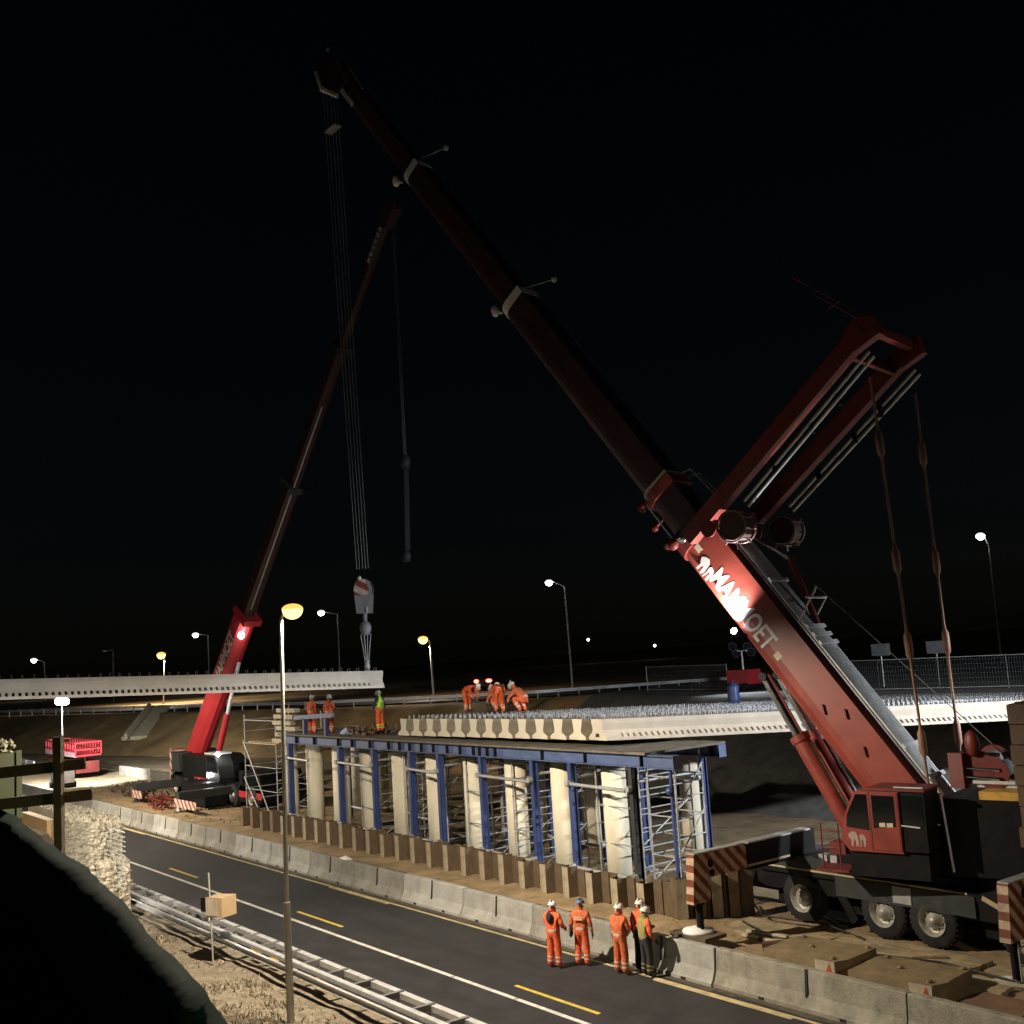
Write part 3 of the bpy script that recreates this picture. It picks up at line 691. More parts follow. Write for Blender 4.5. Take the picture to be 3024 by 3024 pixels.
for xx in (-21.64, -18.95, -17.46, -14.95, -13.4, -11.8):
    for Y, fc in ((25.98, -1), (28.85, 1)):
        if fc == 1 and xx > -17: continue
        w_ = obj('wheel', None, CR); wheel(w_, (xx, Y, .62 + .685), .69, .42, fc)
for xx in (-20.3,):
    m = MB(); m.beam((xx, 26.05, 1.6), (xx + .5, 25.95, .95), .05, .3); part('mud_flap', m, black, CH)
m = MB(); m.tube((-25.6, 27.4, 1.15), (-9, 27.4, 1.15), .14); m.box(-23, -11, 26.6, 28.2, .95, 1.45); part('drivetrain', m, black, CH)
ORX = -14.55
# outriggers (beam runs across, out over the barrier)
def outrigger(X, y_leg, z_top, padz, striped, cage=False):
    O = obj('outrigger', None, CR)
    m = MB(); m.box(X - .02, X + .3, y_leg + 1.95, 27.2, z_top - .72, z_top); part('sleeve', m, black, O)
    m = MB(); m.box(X - .03, X + .33, y_leg + 1.95, 27.0, z_top, z_top + .04); part('sleeve_edge', m, galv_dull, O)
    m = MB(); m.box(X + .305, X + .33, y_leg + 1.9, 26.0, z_top - .62, z_top - .56); part('trim_line', m, cream_line, O)
    m = MB(); m.prism([(y_leg - .3, z_top - 1.28), (y_leg - .16, z_top), (y_leg + 1.93, z_top), (y_leg + 1.93, z_top - .66), (y_leg + .45, z_top - .66), (y_leg + .36, z_top - 1.28)], (X - .02, 0, 0), (0, 1, 0), (0, 0, 1), (1, 0, 0), .27); part('outrigger_arm', m, striped, O)
    m = MB(); m.box(X - .02, X + .25, y_leg - .14, y_leg + 1.9, z_top, z_top + .035); part('arm_edge', m, galv_dull, O)
    m = MB(); m.tube((X + .1, y_leg + .05, padz + .75), (X + .1, y_leg + .05, z_top - 1.27), .16, n=12); m.tube((X + .1, y_leg + .05, padz + .1), (X + .1, y_leg + .05, padz + .8), .1, n=12); part('jack_leg', m, black, O)
    m = MB(); m.lathe([(0, .14), (.16, .15), (.2, .1), (.42, .08), (.44, 0), (0, 0)], (X, y_leg + .05, padz), n=24); part('jack_pad', m, white_m, O)
    m = MB(); m.ball((X + .26, y_leg + .45, z_top - .3), .06, .1, .12); m.ball((X + .26, y_leg + .5, z_top - .55), .06, .1, .1); part('grease_patch', m, black, O)
    return O
outrigger(-22.25, 22.3, 3.06, .98, STR)
O2 = outrigger(ORX, 24.5, 2.9, .62, STR)
m = MB()
for z in (.75, 1.1, 1.5): m.tube((ORX + .3, 24.4, z), (ORX + .3, 26.0, z), .02); 
for y in (24.4, 24.9, 25.4, 26.0): m.tube((ORX + .3, y, .7), (ORX + .3, y, 1.6), .02)
m.tube((ORX + .3, 24.4, 1.5), (ORX + .3, 25.1, .8), .02); m.tube((ORX + .3, 25.1, 1.5), (ORX + .3, 26.0, .8), .02)
part('ladder_rack', m, galv_dull, O2)
# --- superstructure
m = MB(); m.lathe([(0, 2.12), (1.15, 2.12), (1.15, 2.4), (0, 2.4)], (-18.2, 27.4, 0), n=32); part('slew_ring', m, black, CR)
S0 = V((-18.2, 27.4, 0))
def S(a, b, z): return S0 + az * a + nn * b + V((0, 0, z))
def sbox(mb, a0, a1, b0, b1, z0, z1):
    mb.hexa([S(a0, b1, z0), S(a1, b1, z0), S(a1, b0, z0), S(a0, b0, z0), S(a0, b1, z1), S(a1, b1, z1), S(a1, b0, z1), S(a0, b0, z1)])
m = MB(); sbox(m, -3.6, 2.2, -1.25, 1.2, 2.4, 2.75); SU = part('turntable_deck', m, black, CR)
m = MB(); sbox(m, -3.9, -.95, -1.3, 1.5, 2.5, 4.42); part('engine_housing', m, black, SU)
m = MB(); sbox(m, -3.9, -1.95, .8, 1.512, 4.42, 4.62); part('yellow_walkway_edge', m, yellow_m, SU)
m = MB(); sbox(m, -4.2, -1.2, -.2, .75, 4.62, 4.7); sbox(m, -4.2, -1.6, .8, .84, 4.72, 4.8); part('walkway', m, galv, SU)
m = MB(); m.tube(S(-1.0, 1.56, 4.5), S(-1.15, 1.6, 2.6), .035); m.tube(S(-.9, 1.54, 3.75), S(-.4, 1.6, 3.7), .025); part('grab_rail', m, galv, SU)
# counterweight slabs
CWA = -3.3
for j in range(8):
    m = MB(); z = 3.1 + .475 * j; dx = random.uniform(-.05, .05)
    sbox(m, -7.2, CWA + dx, .55, 2.9, z, z + .45); c_ = part('counterweight_slab', m, M('rusty_counterweight', (.11, .07, .04), .8, var=.35, dirt=.6), CR)
    m = MB(); sbox(m, CWA - .08 + dx, CWA + .12 + dx, 1.7, 1.9, z + .36, z + .44); part('lug', m, galv_dull, c_)
m = MB(); sbox(m, -7.2, -3.8, -1.0, 2.9, 2.85, 3.08); part('counterweight_tray', m, black, CR)
# boom foot bearing cheeks, winch
for b_ in (-.72, .72):
    m = MB(); m.prism([(-1.6, 2.7), (1.4, 2.7), (.5, 3.9), (.1, 4.1), (-.3, 3.9)], S(0.2, b_ - .06, 0) - V((0, 0, 0)), az, (0, 0, 1), nn, .12); part('boom_bearing', m, red_dark, SU)
for q, (a_, z_) in enumerate(((-1.75, 5.15), (-2.1, 5.0))):
    W = obj('winch', None, CR); m = MB(); m.tube(S(a_, -.55, z_), S(a_, .75, z_), .3 if q == 0 else .22, n=18)
    part('drum', m, rope_m, W); m = MB()
    for b_ in (-.6, .75):
        m = MB(); m.tube(S(a_, b_, z_), S(a_, b_ + .05, z_), .42, n=20); part('drum_flange', m, red_dark, W)
for zz, b_ in ((5.48, .5), (5.32, .62), (5.12, .7), (4.9, .74)):
    m = MB(); m.tube(S(-1.15, b_ + .1, zz), S(-2.3, b_ + .1, zz - .05), .05, n=10); part('hydraulic_pipe', m, chrome, SU)
m = MB(); m.box(-17.0, -16.6, 26.75, 27.1, 4.6, 5.5); m.ball((-16.35, 26.9, 5.75), .2, .16, .35); part('exhaust', m, red_dark, SU)
# --- cab
CAB = obj('cab', None, CR)
def cz(z): return 3.1 + (z - 2.42) * .79
def cpr(name, poly, o, th, mat):
    m = MB(); m.prism([(x, cz(z)) for x, z in poly], S(0, o, 0), az, (0, 0, 1), nn, th); return part(name, m, mat, CAB)
cpr('cab_shell', [(-.2, 2.42), (1.25, 2.42), (1.45, 2.75), (1.32, 3.55), (1.0, 4.35), (.75, 4.42), (-.2, 4.42)], 1.35, 1.0, red)
cpr('cab_rear', [(-.85, 2.5), (-.2, 2.5), (-.2, 4.4), (-.85, 4.4)], 1.35, .98, black)
cpr('cab_roof', [(-.9, 4.42), (.82, 4.42), (.65, 4.5), (-.9, 4.5)], 1.3, 1.1, red_dark)
cpr('front_side_window', [(.66, 3.12), (1.28, 3.2), (1.24, 3.6), (.95, 4.28), (.66, 4.28)], 2.351, .012, glass_m)
cpr('cab_door', [(-.14, 2.5), (.58, 2.5), (.58, 4.34), (-.14, 4.34)], 2.352, .02, red)
cpr('door_window', [(-.08, 3.28), (.52, 3.2), (.52, 4.26), (-.08, 4.26)], 2.374, .006, glass_m)
cpr('rear_side_window', [(-.8, 3.35), (-.25, 3.3), (-.25, 4.28), (-.8, 4.28)], 2.332, .01, glass_m)
for x in (.6, -.17): cpr('door_frame', [(x - .02, 2.5), (x + .02, 2.5), (x + .02, 4.36), (x - .02, 4.36)], 2.352, .03, red_dark)
for x0, x1 in ((.2, .36), (0, .16)): cpr('door_notice', [(x0, 3.26), (x1, 3.25), (x1, 3.38), (x0, 3.4)], 2.381, .006, M('cream_notice', (.6, .52, .38), .6))
cpr('door_handle', [(-.7, 3.27), (-.22, 3.31), (-.22, 3.35), (-.7, 3.31)], 2.345, .03, galv)
cpr('roof_rail', [(-.85, 4.52), (-.1, 4.52), (-.1, 4.56), (-.85, 4.56)], 2.3, .05, galv)
def emblem(parent, O, xd, yd, sc, mat):
    pts1 = [(-.1, .62), (.08, .8), (.3, .86), (.45, .74), (.52, .5), (.56, .2), (.5, 0), (.38, 0), (.36, .3), (.3, .42), (.22, .2), (.2, 0), (.08, .02), (.1, .34), (.0, .46)]
    pts2 = [(.6, 0), (.68, 0), (.74, .4), (.84, .42), (.84, .02), (.96, 0), (1.0, .45), (.9, .66), (.7, .72), (.6, .6), (.66, .3)]
    m = MB(); xd, yd = V(xd), V(yd); zd = xd.cross(yd)
    for p in (pts1, pts2): m.prism([(x * sc, y * sc) for x, y in p], O, xd, yd, zd, .006)
    return part('emblem', m, mat, parent)
emblem(CAB, S(1.22, 2.353, 3.22), -az, V((0, 0, 1)), .45, M('faded_white_decal', (.36, .26, .22), .6, var=.2, dirt=.3))
m = MB(); sbox(m, -.8, 1.3, 1.4, 2.25, 2.45, 3.09); part('cab_mount', m, black, CAB)
for a_ in (1.6, 2.1):
    m = MB(); m.tube(S(a_, 2.2, 2.5), S(a_, 2.2, 3.75), .022); part('grab_rail', m, red_dark, CAB)
for z_ in (3.1, 3.55):
    m = MB(); m.tube(S(1.6, 2.2, z_), S(2.1, 2.2, z_), .02); part('grab_rail', m, red_dark, CAB)
m = MB(); sbox(m, 1.35, 2.3, 1.5, 2.3, 2.5, 2.56); part('cab_step', m, red_dark, CAB)
m = MB(); sbox(m, 1.45, 1.9, 1.6, 2.2, 2.95, 3.25); part('step_box', m, red_dark, CAB)
# --- boom
def sect(s0, s1, h, w, name, mat):
    poly = [(h / 2, -w / 2), (h / 2, w / 2), (-h * .1, w / 2)]
    for i in range(1, 8):
        a = math.pi * i / 8; poly.append((-h * .1 - h * .4 * math.sin(a), w / 2 * math.cos(a)))
    poly.append((-h * .1, -w / 2))
    m = MB(); m.prism(poly, B(s0), pp, nn, bd, s1 - s0); return part(name, m, mat, CR)
def collar(s, h, w, mat, parent, d=.22):
    m = MB(); k = 12
    for z0, z1 in ((s, s + d),):
        poly = [(h / 2, -w / 2), (h / 2, w / 2), (-h * .1, w / 2)] + [(-h * .1 - h * .4 * math.sin(math.pi * i / 8), w / 2 * math.cos(math.pi * i / 8)) for i in range(1, 8)] + [(-h * .1, -w / 2)]
        m.prism(poly, B(z0), pp, nn, bd, z1 - z0)
    return part('collar', m, mat, parent)
b1 = sect(-.4, 10.9, 1.55, 1.15, 'boom_base_section', red)
unlit_red = M('unlit_dark_red', (.05, .018, .016), .45, var=.25, dirt=.5, dirt_col=(.05, .045, .042))  # upper boom red darkened in colour so sections and heads look unlit
b2 = sect(10.9, 22.6, 1.22, .98, 'boom_section', unlit_red)
b3 = sect(22.6, 30.9, 1.02, .84, 'boom_section', unlit_red)
b4 = sect(30.9, BLEN, .84, .7, 'boom_section', unlit_red)
collar(10.55, 1.72, 1.3, red_dark, b1, .5); collar(12.6, 1.42, 1.16, red, b2, .35); collar(13.0, 1.36, 1.1, M('collar_grey', (.45, .44, .4), .6), b2, .12)
pale = M('pale_collar', (.8, .79, .74), .5)
collar(22.3, 1.26, 1.06, pale, b2, .35); collar(30.65, 1.06, .9, pale, b3, .3)
for s_ in (22.6, 30.9):
    m = MB(); m.ball(B(s_ + .3, -.75, .35), .16, .16, .24); m.tube(B(s_, -.6, .3), B(s_ + .3, -.75, .35), .05); part('boom_lamp', m, pale, b3)
    m = MB(); m.tube(B(s_, .6, .2), B(s_ - .9, 1.75, .2), .025); m.ball(B(s_ - .9, 1.75, .2), .12); part('aerial', m, galv_dull, b3)
# head
m = MB(); m.prism([(-.5, -1.0), (.45, -1.3), (.65, -.2), (.35, .75), (-.35, .95), (-.75, .2)], B(BLEN, 0, -.38), pp, bd, nn, .1); m.prism([(-.5, -1.0), (.45, -1.3), (.65, -.2), (.35, .75), (-.35, .95), (-.75, .2)], B(BLEN, 0, .3), pp, bd, nn, .1); HD = part('boom_head', m, unlit_red, CR)
m = MB()
for o_ in (-.22, -.08, .06, .2): m.tube(B(BLEN + .3, -.35, o_), B(BLEN + .3, -.35, o_ + .07), .38, n=18)
part('sheave', m, pale, HD)
m = MB(); m.beam(B(BLEN - .2, -.85, -.4), B(BLEN - .2, -.85, .55), .16, .16); m.beam(B(BLEN - .2, -.85, .5), B(BLEN + .75, -.55, .5), .16, .1); part('head_bracket', m, pale, HD)
m = MB(); m.tube(B(BLEN + .8, .1, 0), B(BLEN + 1.5, .35, 0), .03); m.ball(B(BLEN + 1.5, .35, 0), .1); m.beam(B(BLEN - 2.2, .55, .2), B(BLEN - .6, .7, .2), .1, .06); part('wind_gauge', m, galv_dull, HD)
m = MB()
for j in range(9): m.beam(B(BLEN - 2.4 + .14 * j, -.2, .36), B(BLEN - 2.32 + .14 * j, -.2, .36), .02, .2, pp)
part('decal', m, pale, b4)
# hoses / pipes on the top side of the boom, in a tray
tr_ = MB(); tr_.beam(B(.6, .98, 0), B(10.4, .98, 0), .95, .05, pp); TR = part('pipe_tray', tr_, M('tray_grey', (.22, .23, .27), .45, metal=.4), b1)
for o_ in (-.4, -.25, -.1, .05, .2, .35, .46):
    m = MB(); m.tube(B(.4, 1.07, o_), B(10.5, 1.07, o_), .05 if o_ < .4 else .035, n=8); part('hydraulic_pipe', m, galv, b1)
for s_ in (1.0, 2.0, 5.6, 5.9, 6.2, 8.0):
    m = MB(); m.beam(B(s_, 1.16, -.55), B(s_, 1.16, .6), .12, .05, pp); part('pipe_clamp', m, galv, b1)
m = MB(); m.tube(B(6.5, 1.0, .5), B(6.9, 2.1, .5), .03); m.tube(B(6.75, 1.8, -.4), B(6.75, 1.8, .9), .04); m.tube(B(6.5, 1.1, -.4), B(6.75, 1.8, -.4), .03); part('rope_guide', m, galv, b1)
# lettering and emblem on the camera side of the boom
TX = -.42
text('lettering', 'MAMMOET', B(9.35, TX, .579), -bd, pp, .62, white_m, b1, width=2.85, bold=.02)
emblem(b1, B(10.0, TX - .1, .579), -bd, pp, .62, white_m)
m = MB(); m.prism([(-.11, -.11), (.11, -.11), (.11, .11), (-.11, .11)], B(6.15, -.15, .577), bd, pp, nn, .006); m.prism([(-.13, -.1), (.13, -.1), (.13, .1), (-.13, .1)], B(10.35, -.05, .577), bd, pp, nn, .006); part('decal', m, M('cream_decal', (.7, .62, .45), .6), b1)
for s_, p_ in ((2.4, .1), (3.5, .35), (4.0, -.1)):
    m = MB(); m.beam(B(s_, p_, .6), B(s_ + .25, p_ + .12, .6), .05, .1, nn); part('hinge_lug', m, red_dark, b1)
m = MB(); m.beam(B(7.3, -.6, .3), B(7.5, -.78, .55), .1, .1); m.ball(B(7.52, -.78, .58), .1); BLMP = part('floodlight', m, black, b1)
m = MB(); m.ball(B(7.6, -.77, .63), .1, .1, .1); part('lens', m, glow('flood_lens', (.95, 1, .98), 60), b1)
lamp('boom_flood', 'SPOT', B(7.75, -.76, .8), 2400, (1.0, .98, .95), CR, target=B(8.4, -.25, .5), size=100, blend=.7, radius=.06)
# luffing cylinders
for o_ in (.42, -.5):
    top_ = B(6.0, -.95, o_); bot = S(1.75, o_, 2.75); mid = top_ + (bot - top_) * .39
    C_ = obj('luffing_cylinder', None, CR)
    m = MB(); m.tube(bot, mid, .25, n=16); m.tube(mid, mid + (top_ - mid).normalized() * .2, .29, n=16); part('barrel', m, red, C_)
    m = MB(); m.tube(mid, top_, .15, n=16); part('rod', m, chrome, C_)
    m = MB(); m.tube(top_ - nn * .2, top_ + nn * .2, .13, n=12); part('pin', m, black, C_)
    m = MB(); m.tube(bot + nn * .05 + az * -.3, mid + nn * .05 + az * -.32, .04, n=8); part('hose_pipe', m, chrome, C_)
# Y guying mast: two arms square to the boom, drums at the root, pendants to the rear
YM = obj('guying_mast', None, CR)
for o_, sgn in ((1.05, 1), (-1.8, -1)):
    r0 = B(10.6, .1, o_); tp = B(11.0, 8.2, o_ + sgn * .2)
    m = MB(); m.beam(r0, tp, .5, .4, nn); m.prism([(0, -.3), (.8, -.45), (1.0, .1), (.6, .42), (0, .3)], tp - pp * .55 - nn * .18, pp, bd, nn, .36)
    A_ = part('mast_arm', m, M('shaded_mast_red', (.19, .035, .028), .45, var=.25, dirt=.5, dirt_col=(.07, .03, .025)), YM)  # arm red darkened to paint in the shade above the lamps
    for dq in (-.42, -.62):
        m = MB(); m.tube(B(10.5 + dq, 2.3, o_ + .1), B(10.85 + dq, 7.9, o_ + .25 * sgn), .045, n=8); part('pendant_bar', m, galv, YM)
    for q in (3.6, 5.2, 6.3):
        m = MB(); m.beam(B(10.0, q, o_ + .1), B(10.3, q + .2, o_ + .1), .16, .1, pp); part('bar_clip', m, black, YM)
    W = YM; m = MB(); c_ = B(9.75, 1.55, o_ + .15 * sgn)
    m.tube(c_ - nn * .5, c_ + nn * .1, .42, n=24); part('mast_drum', m, M('dark_rope', (.06, .035, .03), .7), W)
    m = MB(); m.lathe([(.5, 0), (.5, .04), (.45, .04), (.45, 0), (.5, 0)], c_ + nn * .1, nn, 28); m.lathe([(.5, 0), (.5, .04), (.45, .04), (.45, 0), (.5, 0)], c_ - nn * .55, nn, 28)
    for i in range(9):
        a = 2 * math.pi * i / 9 + .3; u = bd * math.cos(a) + pp * math.sin(a)
        if u.dot(bd) < .4: m.tube(c_ + u * .48 - nn * .2, c_ + u * .66 - nn * .2, .03); m.tube(c_ + u * .48 + nn * .15, c_ + u * .48 - nn * .55, .02)
    part('mast_drum_flange', m, M('dull_flange', (.2, .13, .12), .5, metal=.3), W)
    m = MB(); m.tube(B(10.2, .95, o_ + .3), B(10.2, .95, o_ + .36), .26, n=18); part('pivot_boss', m, red_dark, YM)
    # pendant to superstructure
    end = S(-.55, 1.0 if sgn > 0 else -1.5, 3.2); tp2 = tp - pp * .6 + bd * -.85; PD = YM
    L_ = (end - tp2).length; dd = (end - tp2).normalized(); k = 0.0; link = [0, .17, .42, .60, .8, 1.0]
    for a, b in zip(link, link[1:]):
        m = MB(); p_, q_ = tp2 + dd * (L_ * a), tp2 + dd * (L_ * b); m.tube(p_ + dd * .3, q_ - dd * .3, .038, n=8); part('pendant_link', m, pend_m, PD)
        m = MB(); m.lathe([(.038, -.45), (.06, -.36), (.105, -.27), (.11, 0), (.105, .25), (.05, .36), (.038, .45)], q_ if b < 1 else q_ - dd * .3, dd, 8); part('pendant_joint', m, pend_m, PD)
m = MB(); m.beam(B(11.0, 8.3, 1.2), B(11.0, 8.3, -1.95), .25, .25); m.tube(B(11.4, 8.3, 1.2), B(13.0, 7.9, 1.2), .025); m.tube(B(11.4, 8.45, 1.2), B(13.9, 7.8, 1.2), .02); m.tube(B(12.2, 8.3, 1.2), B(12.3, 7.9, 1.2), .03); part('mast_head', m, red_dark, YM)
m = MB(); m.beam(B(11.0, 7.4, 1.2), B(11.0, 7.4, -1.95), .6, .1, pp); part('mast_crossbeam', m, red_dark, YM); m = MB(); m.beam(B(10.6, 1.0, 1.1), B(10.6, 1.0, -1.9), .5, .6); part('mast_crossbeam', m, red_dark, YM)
m = MB(); m.tube(B(9.9, 1.2, -.2), B(8.2, 1.8, -.2), .06, n=10); part('mast_cylinder_rod', m, chrome, YM); m = MB(); m.tube(B(8.3, 1.78, -.2), B(6.3, 1.15, -.2), .1, n=12); part('mast_cylinder', m, red_dark, YM)
# boom head clutter at the end of the base section
HB = obj('base_section_head', None, CR)
for s_, p_, o_, r_ in ((11.3, -.95, .3, .16), (12.0, -.9, .4, .13), (12.9, -.85, .3, .18), (11.0, -.6, .7, .2)):
    m = MB(); m.ball(B(s_, p_, o_), r_, r_ * .8, r_); m.tube(B(s_, p_ + .4, o_), B(s_, p_, o_), .05); part('bracket', m, red_dark, HB)
m = MB(); m.lathe([(.0, 0), (.2, 0), (.22, .05), (.2, .1), (0, .1)], B(10.95, -.2, .72), nn, 18); part('sheave', m, chrome, HB)
for q in range(6):
    m = MB(); m.tube(B(10.5 + q * .12, .75 + .04 * q, .7), B(10.3 + q * .2, 1.2, .5 - .1 * q), .035); m.ball(B(10.6 + q * .1, .5 - .12 * q, .72), .07); part('hose_pipe', m, M('pinkish_pipe', (.5, .25, .25), .35, metal=.3), HB)
m = MB(); m.path([B(12.8, .85, .2), B(12.6, 1.25, .2), B(11.4, 1.35, .2), B(10.9, 1.2, .2)], .02); m.path([B(12.8, .7, -.3), B(12.5, 1.2, -.3), B(11.3, 1.3, -.3)], .02); part('hose_pipe', m, galv_dull, HB)
m = MB(); m.tube(B(12.7, -.55, .58), B(11.2, -.55, .58), .03); part('guide_rail', m, galv, HB)
# ropes
top_r = B(BLEN + .3, -.7, 0); hk_top = V((LIFT.x, LIFT.y, 12.6))
for dx in (-.28, -.14, 0.0, .16, .3):
    m = MB(); q = az * dx + nn * dx * .5; m.tube(V((-40.85, 22.38, 34.05)) + q, hk_top + q * .8, .018, n=4); part('hoist_rope', m, rope_m, CR)
m = MB(); m.box(-41.25, -40.35, 22.2, 22.6, 31.98, 32.03); part('rope_spreader', m, rope_m, CR)
m = MB(); m.tube(B(BLEN, .6, 0), B(11, .95, 0), .014, n=4); part('hoist_rope', m, rope_m, CR)
m = MB(); m.tube(B(7.0, 2.1, .5), S(-2.6, .3, 5.1), .012, n=4); part('hoist_rope', m, rope_m, CR)

# hook block of the big crane
h = LIFT.copy(); t = thing('hook_block', 'grey hook block with warning stripes above the end of the hanging beam', 'hook block', (h.x, h.y, 12.0))
m = MB(); rv = V((.6, .8, 0)); up = V((0, 0, 1)); dv = V((.8, -.6, 0))
side = [(-.36, 0), (-.3, -.7), (.3, -.7), (.36, 0), (.39, .3), (.3, .6), (.1, .72), (-.1, .72), (-.3, .6), (-.39, .3)]
for o_ in (-.3, .22): m.prism(side, V((h.x, h.y, 11.45)) + dv * o_, rv, up, dv, .08)
HBK = part('side_plate', m, M('hook_grey', (.3, .31, .33), .5, var=.2, dirt=.3), t)
m = MB(); m.prism([(-.34, .05), (.2, .05), (.25, .3), (.1, .68), (-.1, .7), (-.29, .58), (-.38, .3)], V((h.x, h.y, 11.45)) + dv * .302, rv, up, dv, .008); part('stripe_plate', m, STR3, HBK)
m = MB(); m.ball(V((h.x, h.y, 12.2)) + dv * .32 - rv * .12, .09); part('lamp', m, pale, HBK)
m = MB()
for o_ in (-.2, -.08, .04, .16): m.tube(V((h.x, h.y, 11.75)) + dv * o_, V((h.x, h.y, 11.75)) + dv * (o_ + .08), .42, n=20)
part('sheave', m, darkgrey, t)
m = MB(); m.tube((h.x, h.y, 10.75), (h.x, h.y, 10.3), .09, n=12); m.lathe([(.0, -.32), (.14, -.3), (.22, -.15), (.25, 0), (.2, .18), (.1, .28), (0, .3)], (h.x, h.y, 10.15), n=14); m.box(h.x - .35, h.x + .35, h.y - .12, h.y + .12, 10.75, 11.0); part('hook', m, M('hook_grey', (.3, .31, .33), .5), t)
for dx in (-.18, -.06, .06, .18):
    m = MB(); m.tube((h.x + dx * .6, h.y + dx, 9.9), (h.x + dx * .25, h.y + dx * .3, h.z + .35), .022, n=6); part('sling', m, galv_dull, t)
m = MB(); m.lathe([(.0, 0), (.1, .05), (.13, .2), (.1, .35), (.14, .45), (0, .5)], (h.x, h.y, h.z - .05), n=10); part('shackle', m, galv_dull, t)
# ================================================================== SECOND CRANE (far left)
Q0 = V((-71.6, 27.4, 3.4)); QT = V((-47.5, 29.3, 32.0)); qd = (QT - Q0).normalized(); qa = V((qd.x, qd.y, 0)).normalized(); qn = V((qa.y, -qa.x, 0)); qp = qn.cross(qd).normalized()
if qp.z < 0: qp = -qp
QL = (QT - Q0).length
def Q(s, p=0., o=0.): return Q0 + qd * s + qp * p + qn * o
C2 = thing('mobile_crane', 'smaller red telescopic crane beyond the hanging beam, with dark carrier', 'crane', (-66, 27.4, .8))
for (s0, s1, hh, ww, nm) in ((-.3, 11.2, 1.38, 1.05, 'boom_base_section'), (11.2, 20.5, .86, .75, 'boom_section'), (20.5, 29.5, .68, .6, 'boom_section'), (29.5, QL, .5, .46, 'boom_section')):
    m = MB(); m.prism([(hh / 2, -ww / 2), (hh / 2, ww / 2), (-hh * .2, ww / 2), (-hh * .45, ww / 4), (-hh * .5, 0), (-hh * .45, -ww / 4), (-hh * .2, -ww / 2)], Q(s0), qp, qn, qd, s1 - s0); b_ = part(nm, m, red2 if nm == 'boom_base_section' else unlit_red, C2)
    if nm == 'boom_base_section': qb = b_
for s_, hh in ((11.0, 1.7), (20.3, 1.1), (29.3, .9)):
    m = MB(); m.prism([(hh / 2, -.6), (hh / 2, .6), (-hh / 2, .6), (-hh / 2, -.6)], Q(s_), qp, qn, qd, .4); part('collar', m, red2 if s_ < 12 else darkgrey, C2)
_xd, _yd = qd, qp
_nd = _xd.cross(_yd)
text('lettering', 'MAMMOET', Q(6.2, -.3, 0) + _nd * .58, _xd, _yd, .75, white_m, qb, width=3.6, bold=.02) if _nd.dot(EYE - Q0) > 0 else text('lettering', 'MAMMOET', Q(9.8, .45, 0) - _nd * .58, -_xd, _yd, .75, white_m, qb, width=3.6, bold=.02)
_fn = _nd if _nd.dot(EYE - Q0) > 0 else -_nd
m = MB()
for j in range(7): m.beam(Q(QL - 2.9 + .36 * j, 0, 0) + _fn * .285, Q(QL - 2.65 + .36 * j, 0, 0) + _fn * .285, .02, .3, qp)
part('decal', m, M('grey_decal', (.5, .48, .45), .6), C2)
m = MB(); m.prism([(-.4, -.8), (.4, -1), (.5, .4), (-.5, .6)], Q(QL, 0, -.3), qp, qd, qn, .6); m.beam(Q(QL + .3, -.2, 0), Q(QL + .6, -.8, 0), .3, .3); part('boom_head', m, unlit_red, C2)
m = MB(); m.beam(Q(12, -.42, 0) + _fn * .2, Q(26, -.34, 0) + _fn * .2, .06, .06); part('edge_strip', m, galv, C2)
bt = Q(8.2, -.85); bb = V((-68.4, 27.3, 2.9)); mid = bb + (bt - bb) * .5; LC = obj('luffing_cylinder', None, C2)
m = MB(); m.tube(bb, mid, .2, n=12); part('barrel', m, red2, LC); m = MB(); m.tube(mid, bt, .12, n=12); part('rod', m, galv, LC)
lens_w = glow('work_lamp_lens', (.95, 1, .95), 45)
m = MB(); m.ball(Q(10.4, -.9, 0) + _fn * .55, .2, .2, .22); part('boom_lamp', m, lens_w, C2)
lamp('boom_lamp_light', 'SPOT', Q(10.2, -1.25, 0) + _fn * .7, 20, LEDC, C2, target=Q(3, -.2, 0) + _fn * .4, size=100, blend=.8)
m = MB(); m.box(-73.2, -58.8, 26.1, 28.8, 1.5, 2.1); m.box(-73.6, -73.2, 26.4, 28.5, 1.3, 2.6); CF = part('carrier_frame', m, black, C2)
m = MB(); m.box(-73.0, -71.3, 26.0, 28.9, 2.4, 3.6); part('counterweight', m, darkgrey, C2)
m = MB(); m.box(-73.05, -73.0, 26.0, 27.0, 2.3, 3.8); m.box(-73.0, -72.7, 25.98, 26.0, 2.3, 3.8); part('warning_panel', m, STR3, C2)
m = MB(); m.prism([(-71.3, 2.1), (-66.2, 2.1), (-66.2, 3.0), (-67.5, 3.5), (-71.3, 3.5)], (0, 26.2, 0), (1, 0, 0), (0, 0, 1), (0, 1, 0), 2.4); part('turntable', m, black, C2)
m = MB(); m.box(-69.2, -66.0, 26.15, 26.2, 1.75, 2.2); part('red_side_band', m, red2, C2)
m = MB(); m.box(-68.7, -66.1, 26.13, 26.148, 1.9, 2.12); part('band_lettering_strip', m, M('pale_pink_band', (.62, .4, .4), .5), C2)
CB2 = obj('cab', None, C2)
m = MB(); m.prism([(-66.0, 1.9), (-64.2, 1.9), (-63.9, 2.4), (-64.1, 3.1), (-64.6, 3.75), (-66.0, 3.75)], (0, 25.7, 0), (1, 0, 0), (0, 0, 1), (0, 1, 0), .95); part('cab_shell', m, darkgrey, CB2)
m = MB(); m.prism([(-65.9, 2.7), (-64.25, 2.7), (-64.3, 3.1), (-64.7, 3.65), (-65.9, 3.65)], (0, 25.685, 0), (1, 0, 0), (0, 0, 1), (0, 1, 0), .012); part('window', m, glass_m, CB2)
